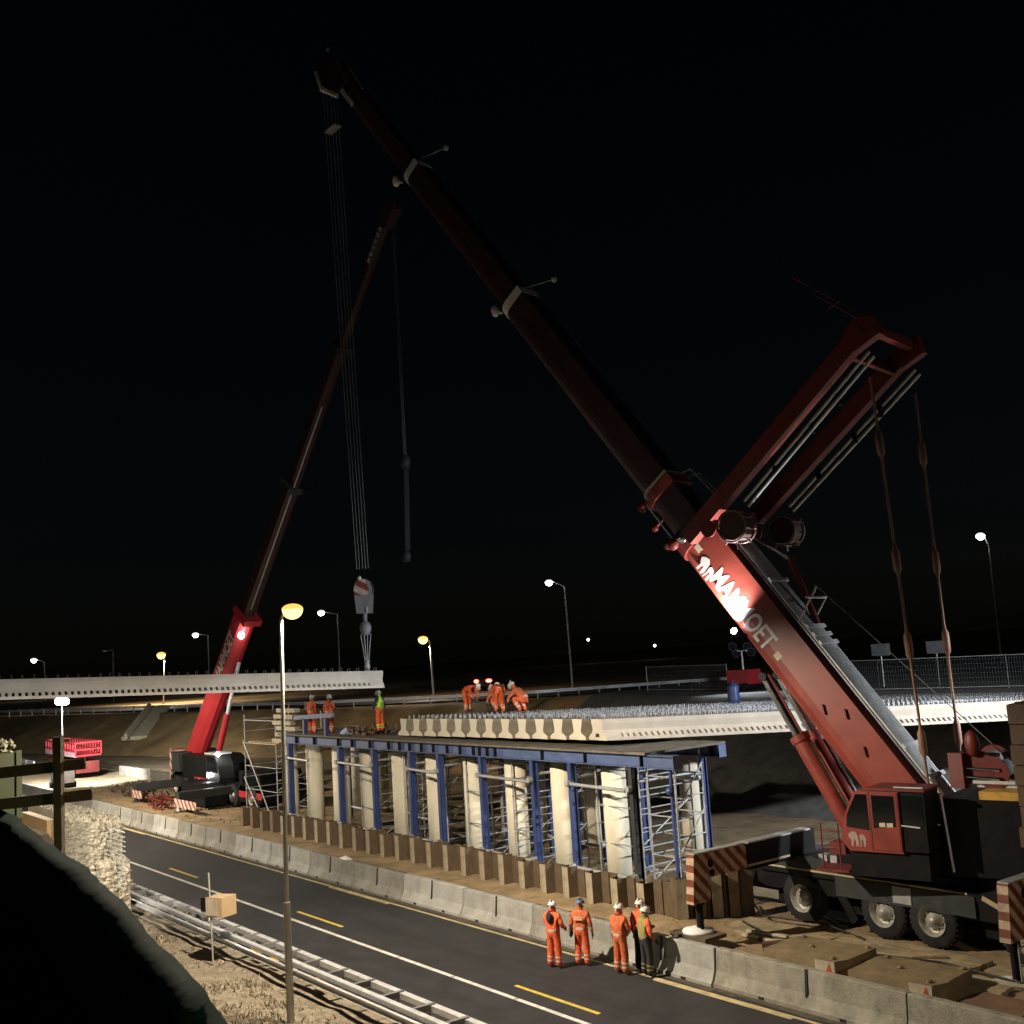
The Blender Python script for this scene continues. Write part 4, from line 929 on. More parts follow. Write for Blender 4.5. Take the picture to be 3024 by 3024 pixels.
m = MB(); m.box(-66.1, -64.4, 25.65, 26.7, 3.76, 3.84); part('cab_roof', m, galv, CB2)
m = MB(); m.ball((-64.2, 25.75, 3.8), .11, .11, .15); m.ball((-65.4, 25.6, 2.55), .1, .1, .16); part('work_lamp', m, lens_w, CB2)
lamp('cab_work_light', 'SPOT', (-63.6, 25.3, 4.05), 30, LEDC, C2, target=(-58, 22, .6), size=110, blend=.9)
m = MB(); m.prism([(-62.0, 1.2), (-59.2, 1.2), (-58.9, 2.2), (-59.3, 2.9), (-62.0, 2.9)], (0, 26.1, 0), (1, 0, 0), (0, 0, 1), (0, 1, 0), 2.6); CB3 = part('driver_cabin', m, black, C2)
m = MB(); m.prism([(-61.6, 2.05), (-59.25, 2.05), (-59.5, 2.75), (-61.6, 2.75)], (0, 26.085, 0), (1, 0, 0), (0, 0, 1), (0, 1, 0), .013); part('window', m, glass_m, CB3)
m = MB(); m.box(-62.0, -58.9, 26.07, 26.098, 1.45, 1.8); part('red_side_band', m, red2, CB3)
for xx in (-72.0, -70.3, -68.6, -64.6, -62.9, -60.2):
    w_ = obj('wheel', None, C2); wheel(w_, (xx, 26.02, .8 + .66), .66, .4, -1)
for X, y0 in ((-71.0, 23.0), (-63.3, 22.9)):
    OG = obj('outrigger', None, C2)
    m = MB(); m.box(X - .3, X + .3, y0, 26.6, 1.55, 2.0); part('outrigger_arm', m, darkgrey, OG)
    m = MB(); m.box(X - .32, X + 3.0 if X > -65 else X + 1.4, y0 - .06, y0 - .02, 1.2, 1.65); part('warning_board', m, STR3, OG)
    m = MB(); m.tube((X, y0 + .1, .95), (X, y0 + .1, 1.6), .12, n=10); part('jack_leg', m, white_m if X > -65 else darkgrey, OG)
    m = MB(); m.lathe([(0, .1), (.3, .09), (.35, 0), (0, 0)], (X, y0 + .1, .84), n=16); part('jack_pad', m, darkgrey, OG)
m = MB(); m.prism([(-67.2, .95), (-63.4, .95), (-63.4, 1.9), (-64.2, 2.2), (-67.2, 2.2)], (0, 24.6, 0), (1, 0, 0), (0, 0, 1), (0, 1, 0), 1.3); part('tool_body', m, black, C2)
for dx in (-.12, .0, .12):
    m = MB(); m.tube((-48.6 + dx, 30.1, 31.4), (-48.9 + dx, 30.3, 19.2), .012, n=4); part('hoist_rope', m, rope_m, C2)
t = thing('hook_block', 'slim dark hook block and chain hanging in the night sky right of the far boom', 'hook block', (-49.2, 30.35, 13.8))
m = MB(); m.lathe([(0, -.4), (.2, -.35), (.3, 0), (.2, .35), (0, .4)], (-48.9, 30.3, 19.0), n=10); part('block', m, darkgrey, t)
m = MB(); m.beam((-48.95, 30.3, 18.6), (-49.35, 30.38, 14.4), .24, .3); part('chain', m, M('dark_chain', (.012, .013, .017), .8), t)
m = MB(); m.lathe([(0, -.35), (.2, -.3), (.24, 0), (.14, .3), (0, .4)], (-49.4, 30.4, 14.1), n=10); part('hook', m, darkgrey, t)

# ================================================================== PEOPLE
STAND = dict(pel=(0, 0, .95), spi=(0, .0, 1.12), che=(0, -.01, 1.33), nek=(0, 0, 1.5), hea=(0, .03, 1.62), top=(0, .02, 1.70),
    sl=(-.2, 0, 1.42), el=(-.265, -.03, 1.15), wl=(-.26, .05, .91), sr=(.2, 0, 1.42), er=(.265, -.03, 1.15), wr=(.26, .05, .91),
    hl=(-.1, 0, .9), kl=(-.125, .02, .5), al=(-.14, -.02, .1), tl=(-.16, .17, .05), hr=(.1, 0, .9), kr=(.125, .02, .5), ar=(.14, -.02, .1), tr=(.16, .17, .05))
EDG = [('pel', 'spi', 'J'), ('spi', 'che', 'J'), ('che', 'nek', 'J'), ('nek', 'hea', 'S'), ('hea', 'top', 'S'), ('che', 'sl', 'J'), ('sl', 'el', 'A'), ('el', 'wl', 'A'), ('che', 'sr', 'J'), ('sr', 'er', 'A'), ('er', 'wr', 'A'),
    ('pel', 'hl', 'T'), ('hl', 'kl', 'T'), ('kl', 'al', 'L'), ('al', 'tl', 'B'), ('pel', 'hr', 'T'), ('hr', 'kr', 'T'), ('kr', 'ar', 'L'), ('ar', 'tr', 'B')]
RADI = dict(pel=(.2, .155), spi=(.21, .16), che=(.225, .16), nek=(.065, .065), hea=(.082, .1), top=(.06, .07), sl=(.095, .095), el=(.068, .068), wl=(.05, .05), sr=(.095, .095), er=(.068, .068), wr=(.05, .05), hl=(.115, .12), kl=(.105, .105), al=(.09, .095), tl=(.05, .045), hr=(.115, .12), kr=(.105, .105), ar=(.09, .095), tr=(.05, .045))
def person(label, loc, face, pose=None, jacket=orange, arms=None, trousers=orange, boots=boot_m, hat=hat_w, bandm=band, group='workers', hood=False, vest=None, sc=1.0, gloves=glove_m, back_print=False):
    J = dict(STAND); J.update(pose or {}); keys = list(J.keys()); idx = {k: i for i, k in enumerate(keys)}
    me = bpy.data.meshes.new('skeleton'); me.from_pydata([J[k] for k in keys], [(idx[a], idx[b]) for a, b, _ in EDG], [])
    ob = bpy.data.objects.new('skeleton', me); COL.objects.link(ob)
    sk = ob.modifiers.new('skin', 'SKIN'); sk.use_smooth_shade = True
    sub = ob.modifiers.new('sub', 'SUBSURF'); sub.levels = 2; sub.render_levels = 2
    for k in keys:
        sv = me.skin_vertices[0].data[idx[k]]; sv.radius = RADI[k]; sv.use_root = (k == 'pel')
    bpy.context.view_layer.update()
    bm_ = bpy.data.meshes.new_from_object(ob.evaluated_get(bpy.context.evaluated_depsgraph_get()))
    bpy.data.objects.remove(ob)
    mats = [jacket, arms or jacket, trousers, boots, skin_m, bandm, vest or jacket]
    bm_.materials.clear()
    for m_ in mats: bm_.materials.append(m_)
    code = {'J': 0, 'A': 1, 'T': 2, 'L': 2, 'B': 3, 'S': 4}
    segs = [(V(J[a]), V(J[b]), c, a, b) for a, b, c in EDG]
    for p in bm_.polygons:
        c = p.center; best = None
        for a, b, cd, ka, kb in segs:
            ab = b - a; tt = max(0, min(1, (c - a).dot(ab) / ab.length_squared)); dd = (c - a - ab * tt).length - .6 * RADI[ka][0]
            if best is None or dd < best[0]: best = (dd, cd, tt, ka, kb)
        mi = code[best[1]]
        if best[1] == 'J' and best[3] in ('pel', 'spi', 'che') and best[4] in ('spi', 'che', 'nek'):
            mi = 6 if vest else 0
            if best[3] == 'pel' and .25 < best[2] < .7: mi = 5
            if best[3] == 'pel' and best[2] <= .12: mi = 2 if not vest else 6
        if vest and best[3] == 'che' and best[4] in ('sl', 'sr') and best[2] < .8: mi = 6
        if best[1] == 'L' and (.42 < best[2] < .56 or .68 < best[2] < .8): mi = 5
        if best[3] in ('el', 'er') and .3 < best[2] < .5: mi = 5
        p.material_index = mi; p.use_smooth = True
    t = thing('person', label, 'person', loc, group); t.rotation_euler = (0, 0, face); t.scale = (sc, sc, sc)
    obj('body', bm_, t)
    # helmet and face
    hd = V(J['hea']); nk = V(J['nek']); up = (hd - nk).normalized(); fw = V((0, 1, 0)) - up * up.y; fw = fw.normalized() if fw.length > .2 else V((0, 0, -1)); rt = fw.cross(up).normalized()
    hp = hd + up * .045
    def at(a, b, c): return hp + rt * a + fw * b + up * c
    hm = MB(); vs = []; fs = []; n_ = 18; k_ = 6
    for j in range(k_ + 1):
        th = math.pi / 2 * j / k_
        for i in range(n_):
            ph = 2 * math.pi * i / n_; vs.append(at(.122 * math.cos(th) * math.sin(ph), .145 * math.cos(th) * math.cos(ph), .02 + .135 * math.sin(th)))
    for j in range(k_):
        for i in range(n_): fs.append((j * n_ + i, j * n_ + (i + 1) % n_, (j + 1) * n_ + (i + 1) % n_, (j + 1) * n_ + i))
    hm.add(vs, fs, True)
    br = [at(.135 * math.sin(2 * math.pi * i / 18), .155 * math.cos(2 * math.pi * i / 18) + (.05 if math.cos(2 * math.pi * i / 18) > .5 else 0), .015) for i in range(18)]
    hm.add(br + [b + up * .012 for b in br], [tuple(range(18)), tuple(range(35, 17, -1))] + [(i, (i + 1) % 18, 18 + (i + 1) % 18, 18 + i) for i in range(18)])
    hm.beam(at(0, -.13, .06), at(0, .13, .06 + .0), .03, .2, up)
    obj('helmet', hm.mesh('helmet', hat), t)
    fc = MB()
    for sx in (-1, 1):
        fc.ball(at(sx * .035, .088, -.045), .013, .013, .008); fc.ball(at(sx * .09, .0, -.06), .014, .025, .03)
    fc.beam(at(0, .09, -.05), at(0, .115, -.085), .02, .02); fc.beam(at(-.025, .088, -.115), at(.025, .088, -.115), .01, .012)
    obj('face', fc.mesh('face', M('face_features', (.3, .16, .12), .6)), t)
    # gloved hands: palm and five fingers
    for e, w, s_ in (('el', 'wl', -1), ('er', 'wr', 1)):
        a, b = V(J[e]), V(J[w]); dr_ = (b - a).normalized(); sd = dr_.cross(V((s_, .2, .1))).normalized(); nm = sd.cross(dr_)
        hb = MB(); pc = b + dr_ * .06; hb.beam(b + dr_ * .005, b + dr_ * .11, .085, .035, nm)
        for q, ln in enumerate((.07, .08, .075, .058)):
            o_ = sd * (-.033 + .022 * q); k1 = b + dr_ * .105 + o_; k2 = k1 + dr_ * ln * .55 + nm * .006 * -s_; k3 = k2 + dr_ * ln * .4 + nm * .025 * -s_
            hb.tube(k1, k2, .0105, .0095, 6); hb.tube(k2, k3, .0095, .008, 6)
        th = b + dr_ * .035 - sd * .042; t2 = th + dr_ * .035 - sd * .025; hb.tube(th, t2, .012, .011, 6); hb.tube(t2, t2 + dr_ * .035, .011, .009, 6)
        obj('glove', hb.mesh('glove', gloves), t)
    ch = V(J['che'])
    if hood:
        m = MB(); m.ball(V((0, -.17, 1.4)), .1, .06, .16, 12, 8); obj('hood', m.mesh('hood', navy), t)
    if back_print:
        m = MB(); m.beam((-.13, -.185, 1.36), (.13, -.185, 1.36), .012, .025); m.beam((-.13, -.19, 1.30), (.13, -.19, 1.30), .012, .045); obj('back_print', m.mesh('back_print', M('faded_print', (.6, .4, .28), .7)), t)
    return t
def mv(p, d): return tuple(a + b for a, b in zip(p, d))
away = rad(-5)
person('worker in orange with white helmet and black hood on the back, leftmost on the road', (-25.44, 19.84, 0), rad(20), dict(er=(.31, .0, 1.16), wr=(.27, .2, 1.05), wl=(-.12, .22, 1.22), el=(-.29, .06, 1.2)), hood=True, boots=orange_d, group='workers standing on the road')
person('worker in orange with dark blue helmet, arms hanging, second on the road', (-24.99, 20.49, 0), rad(28), dict(el=(-.29, -.02, 1.15), wl=(-.31, .04, .9), er=(.29, -.02, 1.15), wr=(.31, .04, .9)), jacket=orange_d, trousers=orange, hat=hat_b, boots=M('dusty_boot', (.2, .19, .16), .8), back_print=True, group='workers standing on the road')
person('worker in orange with white helmet and hands clasped in front, third on the road', (-23.58, 20.67, 0), rad(8), dict(el=(-.3, .06, 1.16), wl=(-.1, .24, 1.02), er=(.29, .06, 1.16), wr=(.08, .25, 1.0)), jacket=orange_d, trousers=orange_d, boots=orange_d, hat=hat_w, sc=1.02, group='workers standing on the road')
person('worker in khaki vest over orange sleeves and dark trousers against the barrier', (-22.9, 20.98, 0), rad(-12), dict(el=(-.3, .08, 1.2), wl=(-.22, .26, 1.2), er=(.3, -.02, 1.17), wr=(.31, .12, .98), hl=(-.11, 0, .88), kl=(-.13, .03, .5), hr=(.11, 0, .88), kr=(.13, .03, .5), al=(-.14, -.02, .1)), jacket=orange, vest=khaki, trousers=navy, bandm=khaki, hat=hat_w, group='workers standing on the road')
person('worker in orange almost hidden behind the one in khaki, only white helmet and shoulders showing', (-23.52, 22.3, .9 - .78), rad(-150), dict(), jacket=orange, hat=hat_w, group='workers standing on the road') if False else person('worker in orange almost hidden behind the one in khaki, white helmet showing', (-23.3, 21.2, 0), rad(10), dict(), jacket=orange, trousers=navy, bandm=navy, hat=hat_w, sc=1.05, group='workers standing on the road')
CROUCH = dict(pel=(0, -.16, .46), spi=(0, -.06, .6), che=(0, .12, .76), nek=(0, .26, .88), hea=(0, .36, .95), top=(0, .42, 1.0), sl=(-.2, .18, .8), el=(-.26, .38, .58), wl=(-.16, .52, .34), sr=(.2, .18, .8), er=(.26, .38, .58), wr=(.16, .52, .34),
    hl=(-.11, -.12, .45), kl=(-.2, .26, .52), al=(-.18, -.04, .1), tl=(-.2, .16, .05), hr=(.11, -.12, .45), kr=(.2, .26, .52), ar=(.18, -.04, .1), tr=(.2, .16, .05))
BEND = dict(pel=(0, -.14, .9), spi=(0, .0, 1.0), che=(0, .2, 1.08), nek=(0, .36, 1.1), hea=(0, .48, 1.08), top=(0, .55, 1.07), sl=(-.2, .26, 1.06), el=(-.24, .32, .8), wl=(-.17, .42, .56), sr=(.2, .26, 1.06), er=(.24, .32, .8), wr=(.17, .42, .56), hl=(-.1, -.12, .88), hr=(.1, -.12, .88), kl=(-.13, -.02, .5), kr=(.13, -.02, .5))
G2 = 'workers crouching on the placed beams'
person('worker in orange bending over the deck, leftmost of the crouching group', (-39.35, 26.9, 6.36), rad(-70), BEND, group=G2)
person('worker in orange crouching low on the deck, second of the crouching group', (-38.5, 27.9, 6.34), rad(100), CROUCH, group=G2)
person('worker in orange with raised white helmet in the crouching group, third on the deck', (-37.5, 27.2, 6.35), rad(60), BEND, group=G2)
person('worker in orange squatting at the right of the crouching group on the deck', (-36.5, 27.6, 6.35), rad(110), CROUCH, jacket=orange_d, sc=1.1, group=G2)
G3 = 'workers on the trestle platform'
person('worker in orange nearest the lamp post on the trestle platform', (-49.4, 24.6, 5.47), rad(15), dict(), group=G3)
person('worker in orange with arm bent beside the blue handrail on the platform', (-48.4, 25.0, 5.47), rad(20), dict(er=(.3, .05, 1.2), wr=(.1, .22, 1.22)), group=G3)
person('worker in lime yellow vest and orange trousers at the end of the placed beams', (-43.9, 25.2, 5.62), rad(110), dict(el=(-.28, .08, 1.17), wl=(-.14, .24, 1.1)), jacket=navy, vest=lime, trousers=orange, bandm=lime, arms=navy, group=G3)

# ================================================================== PLATFORM CLUTTER
t = thing('blue_handrail', 'blue steel rail on stub posts in front of the platform workers', 'rail', (-47.5, 24.3, 5.47))
m = MB(); m.beam((-50.2, 24.1, 6.25), (-46.3, 24.1, 6.42), .16, .2); part('rail', m, blue_lt, t)
for xx in (-49.2, -47.0):
    m = MB(); m.beam((xx, 24.1, 5.47), (xx, 24.1, 6.25), .16, .16, (0, 1, 0)); part('post', m, blue, t)
m = MB(); rg = random.Random(11)
for i in range(70): m.rock((rg.uniform(-45.9, -44.2), rg.uniform(24.4, 26.4), 5.5 + rg.uniform(0, .3)), rg.uniform(.05, .16), rg)
for i in range(14):
    x, y = rg.uniform(-46, -44.4), rg.uniform(24.3, 26.2); m.beam((x, y, 5.55 + rg.uniform(0, .4)), (x + rg.uniform(-.7, .7), y + rg.uniform(-.6, .6), 5.55 + rg.uniform(0, .4)), .08, .06)
tag(obj('scrap_pile', m.mesh('scrap_pile', rust, (-45, 25.3, 5.47)), None, V((-45, 25.3, 5.47))), 'low pile of rusty scrap and offcuts on the platform', 'scrap pile')
m = MB(); m.add([(-46.9, 24.7, 5.5), (-45.9, 24.6, 5.5), (-45.8, 25.4, 5.5), (-46.8, 25.5, 5.5), (-46.5, 24.9, 5.85), (-46.1, 25.1, 5.78)], [(0, 1, 4), (1, 5, 4), (1, 2, 5), (2, 3, 5), (3, 4, 5), (3, 0, 4)])
solo('folded_sheet', m, M('pale_blue_sheet', (.38, .45, .62), .7), 'crumpled pale blue sheet lying on the platform', 'sheet', (-46.4, 25, 5.47))
t = thing('timber_stack', 'pale timbers stacked at the scaffold end of the platform', 'timber stack', (-52.6, 25, 5.4))
for j in range(6):
    m = MB(); z = 4.95 + .3 * j; m.box(-53.4 + .1 * (j % 2), -51.2, 24.3 + .12 * (j % 3), 24.6 + .12 * (j % 3), z, z + .2); part('timber', m, M('pale_timber', (.42, .37, .26), .85, var=.2), t)

# ================================================================== CRANE PADS, BALLAST PLATES, LOOSE MATERIAL ON THE RIGHT
def mat_slab(label, c, d, rz, n=4):
    t = thing('timber_mat', label, 'timber mat', c, 'timber mats under the crane'); t.rotation_euler = (0, 0, rz)
    w = d[1] / n
    for j in range(n):
        m = MB(); m.cbox((0, -d[1] / 2 + w * (j + .5), d[2] / 2 + random.uniform(-.01, .01)), (d[0] + random.uniform(-.1, .1), w - .02, d[2])); obj('plank', m.mesh('plank', M('muddy_plank', (.34, .27, .16), .9, var=.35, dirt=.7)), t)
    return t
mat_slab('muddy timber mat in front of the first crane wheel', (-21.4, 24.6, .58), (3.2, 1.4, .14), 0)
mat_slab('muddy timber mat in front of the second and third crane wheels', (-17.7, 25.1, .58), (4.0, 1.1, .14), 0)
mat_slab('muddy timber mat beside the fourth crane wheel', (-13.6, 25.0, .58), (3.8, 1.2, .1), 0)
mat_slab('long muddy timber mat between the ballast plates and the wheels', (-17.0, 23.95, .58), (5.4, .9, .14), 0, 3)
m = MB(); m.box(-22.9, -21.6, 21.92, 22.75, .88, .98); solo('outrigger_pad', m, M('dark_pad', (.10, .075, .05), .9), 'dark square spreader plate under the white outrigger foot', 'plate', (-22.2, 22.3, .88))
def ballast(label, c, rz, flip=1):
    t = thing('ballast_plate', label, 'ballast plate', c, 'ballast plates'); t.rotation_euler = (0, 0, rz)
    mm = M('ballast_steel', (.23, .17, .09), .8, var=.3, dirt=.6)
    m = MB(); m.prism([(-1.1, -.8), (.95, -.8), (1.12, -.45), (1.12, .8), (-.95, .8), (-1.1, .5)], (0, 0, 0), (1, 0, 0), (0, 1, 0), (0, 0, 1), .45); obj('slab', m.mesh('slab', mm), t)
    for x, y in ((.98, .65), (-.85, .62), (.8, -.62), (-.2, .0)):
        m = MB(); m.lathe([(0, .5), (.05, .5), (.07, .48), (.07, .44), (0, .44)], (x, y, 0), n=10); obj('stud', m.mesh('stud', mm), t)
    m = MB(); m.box(.4, .93, -.81, -.803, .05, .43); obj('white_mark', m.mesh('white_mark', M('dirty_white_mark', (.5, .42, .32), .7, var=.3, dirt=.5)), t)
    m = MB(); m.prism([(.62, .05), (.92, .05), (.8, .4)], (0, -.812, 0), (1, 0, 0), (0, 0, 1), (0, -1, 0), .004); obj('red_mark', m.mesh('red_mark', M('red_mark', (.4, .08, .03), .6)), t)
ballast('steel ballast plate with a white painted corner behind the barrier, left one', (-18.75, 23.0, .58), rad(5))
ballast('steel ballast plate with red and white corner behind the barrier, right one', (-16.1, 22.85, .58), rad(7))
m = MB(); m.beam((-20.5, 22.9, .78), (-19.7, 23.5, .86), .25, .22); solo('steel_block', m, M('dark_brown_steel', (.07, .035, .02), .8), 'dark brown steel block lying beside the outrigger pad', 'block', (-20.1, 23.2, .65))
m = MB(); m.ball((-19.65, 23.75, .72), .22, .12, .1); solo('yellow_strap', m, yellow_m, 'small yellow bundle behind the dark steel block', 'bundle', (-19.65, 23.75, .62))
for i, (a, b) in enumerate((((-21.9, 23.7, .72), (-21.4, 23.72, .72)), ((-21.2, 23.75, .70), (-20.8, 23.77, .70)), ((-20.6, 23.8, .68), (-20.35, 23.8, .68)))):
    m = MB(); m.beam(a, b, .1, .06); solo('offcut', m, M('pale_timber', (.42, .37, .26), .85), ('longest', 'middle', 'shortest')[i] + ' pale timber offcut in the line beside the timber mat', 'offcut', a, 'pale offcuts by the mats')
m = MB(); m.box(-14.6, -13.2, 21.95, 23.4, .55, .72); solo('steel_plate', m, M('brown_plate', (.2, .12, .07), .8, var=.3, dirt=.5), 'flat brown steel plate behind the barrier at the bottom right', 'plate', (-13.9, 22.6, .55))
rg = random.Random(5); m = MB()
for i in range(260): 
    x, y = rg.uniform(-30, -10), rg.uniform(22.1, 25.5); m.rock((x, y, work_z(x, y) + .02), rg.uniform(.012, .045), rg)
for i in range(300):
    x, y = rg.uniform(-90, -55), rg.uniform(22.1, 26); m.rock((x, y, work_z(x, y) + .03), rg.uniform(.02, .08), rg)
tag(obj('rubble', m.mesh('rubble', sand)), 'scattered small rubble on the sandy work ground', 'rubble', kind='stuff')
cable_m = M('black_cable', (.012, .012, .012), .6)
rg = random.Random(31)
for i, (x, y, a, L_, lb) in enumerate(((-21.9, 23.9, .1, 1.3, 'pale loose plank lying next to the white outrigger foot'), (-20.2, 24.9, .5, 1.0, 'brown loose plank in front of the first crane wheel'), (-18.9, 24.35, -.25, 1.5, 'long pale plank lying across the mats before the second crane wheel'), (-17.2, 24.6, .7, .8, 'short brown plank before the third crane wheel'), (-15.3, 24.1, .15, 1.4, 'pale plank beside the striped rear outrigger'))):
    z = work_z(x, y) + .15
    m = MB(); m.beam((x, y, z), (x + L_ * math.cos(a), y + L_ * math.sin(a), z + .02), .13, .06); solo('loose_plank', m, timber if i % 2 else M('pale_timber', (.42, .37, .26), .85), lb, 'plank', (x, y, z - .1), 'loose planks by the crane')
for i, pts in enumerate((((-22.5, 24.4), (-21.0, 23.9), (-19.8, 24.3), (-18.2, 24.1), (-16.4, 24.6), (-14.2, 24.3)), ((-24.0, 26.5), (-22.6, 25.4), (-20.6, 25.7), (-19.0, 25.2)))):
    m = MB(); m.path([(x, y, work_z(x, y) + .17) for x, y in pts], .028, 6); solo('power_cable', m, cable_m, ('long' if i == 0 else 'short') + ' black power cable trailing over the mats before the crane', 'cable', (pts[0][0], pts[0][1], .7), 'power cables')
m = MB(); m.box(-24.6, -22.6, 31.4, 33.2, .6, 1.2); m.box(-24.3, -23.0, 31.5, 32.5, 1.2, 1.5); solo('generator', m, M('maroon_paint', (.08, .02, .025), .4), 'dark maroon machine under the crane front deck', 'machine', (-23.6, 32, .6))

# ================================================================== LEFT SIDE
# scissor lift
t = thing('scissor_lift', 'red scissor lift platform brightly lit by the lighting tower', 'lift', (-95.5, 26.4, .9))
m = MB(); m.box(-101.4, -93.2, 25.6, 27.4, 1.2, 2.1); part('chassis', m, red_dark, t)
for xx in (-100.2, -94.4):
    w_ = obj('wheel', None, t); wheel(w_, (xx, 25.55, 1.25), .45, .3, -1)
m = MB(); m.box(-101.8, -93.0, 25.5, 27.5, 2.5, 2.62); part('platform', m, red2, t)
for z in (3.05, 3.6):
    m = MB()
    for a, b in (((-101.8, 25.5), (-93.0, 25.5)), ((-93.0, 25.5), (-93.0, 27.5)), ((-93.0, 27.5), (-101.8, 27.5)), ((-101.8, 27.5), (-101.8, 25.5))): m.beam((*a, z), (*b, z), .09, .1)
    part('guard_rail', m, red2, t)
for i in range(13):
    xx = -101.8 + 8.8 * i / 12
    for Y in (25.5, 27.5):
        m = MB(); m.beam((xx, Y, 2.6), (xx, Y, 3.6), .1, .1, (0, 1, 0)); part('rail_post', m, red2, t)
m = MB(); m.box(-101.8, -93.0, 25.46, 25.5, 2.5, 2.85); part('toe_board', m, M('pale_toe_board', (.6, .45, .45), .5), t)
# lighting tower
def tower_light(label, base, zlamp, heads, col, energy, target, parts_col, mastr=.07, cone=110, lens=60):
    base = V(base); t = thing('lighting_tower', label, 'lighting tower', base, 'lighting towers')
    m = MB(); m.box(base.x - .9, base.x + .9, base.y - .6, base.y + .6, base.z + .4, base.z + 1.3); part('generator_box', m, parts_col, t)
    m = MB(); m.box(base.x - 1.0, base.x + 1.0, base.y - .7, base.y + .7, base.z + .2, base.z + .4)
    for dx in (-.6, .6): m.tube((base.x + dx, base.y - .75, base.z + .25), (base.x + dx, base.y + .75, base.z + .25), .25, n=12)
    part('trailer', m, black, t)
    m = MB(); m.tube(base + V((0, 0, 1.3)), V((base.x, base.y, zlamp - .1)), mastr, mastr * .7, n=8); part('mast', m, white_m, t)
    m = MB(); m.beam((base.x - .8, base.y, zlamp - .1), (base.x + .8, base.y, zlamp - .1), .06, .06); part('crossbar', m, galv, t)
    dr_ = (V(target) - V((base.x, base.y, zlamp))).normalized()
    for dx, dz in heads:
        p = V((base.x + dx, base.y, zlamp + dz)); m = MB(); m.tube(p - dr_ * .2, p, .16, .28, 14); H_ = part('lamp_head', m, darkgrey, t)
        m = MB(); m.ball(p + dr_ * .02, .26, .26, .26) if lens > 1 else m.tube(p, p + dr_ * .05, .24, .24, 14); part('lens', m, glass_m if lens < 1 else glow('tower_lens_%g' % lens, (.95, .98, 1), lens), H_)
    lamp('tower_light', 'SPOT', V((base.x, base.y, zlamp)) + dr_ * .35, energy, col, t, target=target, size=cone, blend=.5, radius=.35)
    return t
tower_light('lit lighting tower with white lamps behind the timber post at the left', (-86.5, 22.8, .85), 7.05, ((-1.0, .1), (-.5, .1), (0, .25), (.5, .1), (1.0, .1)), (.9, .95, 1), TWR, (-93, 25, -1.5), M('white_box', (.6, .6, .6), .5), cone=120)
for i, (x0, x1) in enumerate(((-108.5, -105.0), (-104.7, -102.5))):
    t = thing('site_barrier', ('longer' if i == 0 else 'shorter') + ' white barrier rail left of the red scissor lift', 'barrier', (x0, 25, .85), 'white barrier rails')
    m = MB(); m.box(x0, x1, 24.6, 24.75, 1.6, 1.9); part('rail', m, white_m, t)
    for xx in (x0 + .6, x1 - .4): m = MB(); m.box(xx - .1, xx + .1, 24.6, 24.75, .85, 1.6); part('leg', m, white_m, t)
m = MB(); m.prism([(0, 0), (.3, 0), (.3, .8), (0, .8)], (-92, 28.6, .75), (0, 1, 0), (0, 0, 1), (1, 0, 0), 22); solo('low_wall', m, concrete_old, 'long low concrete wall behind the far crane', 'wall', (-81, 28.7, .75))
for i, xx in enumerate((-83.0, -78.5)):
    m = MB(); m.lathe([(.16, 0), (.05, .1), (.08, .5), (.09, .95), (0, 1.0)], (xx, 28.0, .85), n=10); solo('traffic_cylinder', m, M('pale_cylinder', (.55, .45, .38), .6), ('farther' if i == 0 else 'nearer') + ' pale marker bollard along the low wall behind the far crane', 'bollard', (xx, 28, .85), 'marker bollards')
# rusty red frames on the haul road
for i, (x, y) in enumerate(((-66.5, 22.6), (-68.5, 23.0), (-72.5, 23.6))):
    t = thing('formwork_rack', ('nearest', 'middle', 'farthest')[i] + ' rusty red steel frame lying on the haul road', 'steel frame', (x, y, .85), 'rusty frames on the haul road')
    for dy in (0, .7):
        m = MB(); m.beam((x, y + dy, .95), (x + 1.6, y + dy, .95), .08, .1); part('rail', m, red_dark, t); m = MB(); m.beam((x, y + dy, 1.45), (x + 1.6, y + dy, 1.45), .06, .08); part('rail', m, red_dark, t)
    for dx in (.1, .8, 1.5):
        m = MB(); m.beam((x + dx, y, .9), (x + dx, y + .7, 1.4), .06, .06); m.beam((x + dx, y, .85), (x + dx, y, 1.5), .06, .06, (0, 1, 0)); part('strut', m, red_dark, t)
for i, (x, y, h_) in enumerate(((-74.5, 24.2, .8), (-76.5, 24.8, 1.0), (-78.5, 24.6, .7), (-70.5, 24.2, .6))):
    m = MB(); rg = random.Random(20 + i)
    for j in range(26): m.rock((x + rg.uniform(-.8, .8), y + rg.uniform(-.5, .5), .9 + rg.uniform(0, h_) * .6), rg.uniform(.12, .3), rg)
    tag(obj('spoil_heap', m.mesh('spoil_heap', soil_dark, (x, y, .8)), None, V((x, y, .8))), ('second', 'third', 'farthest', 'nearest')[i] + ' dark spoil heap on the haul road before the far crane', 'heap', 'spoil heaps')
# concrete chute on the slope
m = MB(); a, b = V((-115.2, 37.4, 2.3)), V((-122.0, 42.2, 4.95)); m.beam(a, b, 2.6, .4); m.beam(a + V((.75, -1.1, .3)), b + V((.75, -1.1, .3)), .3, .6); solo('concrete_chute', m, M('tan_concrete', (.6, .52, .34), .85, var=.2), 'sloping tan concrete slab down the embankment behind the hanging beam', 'slab', a)
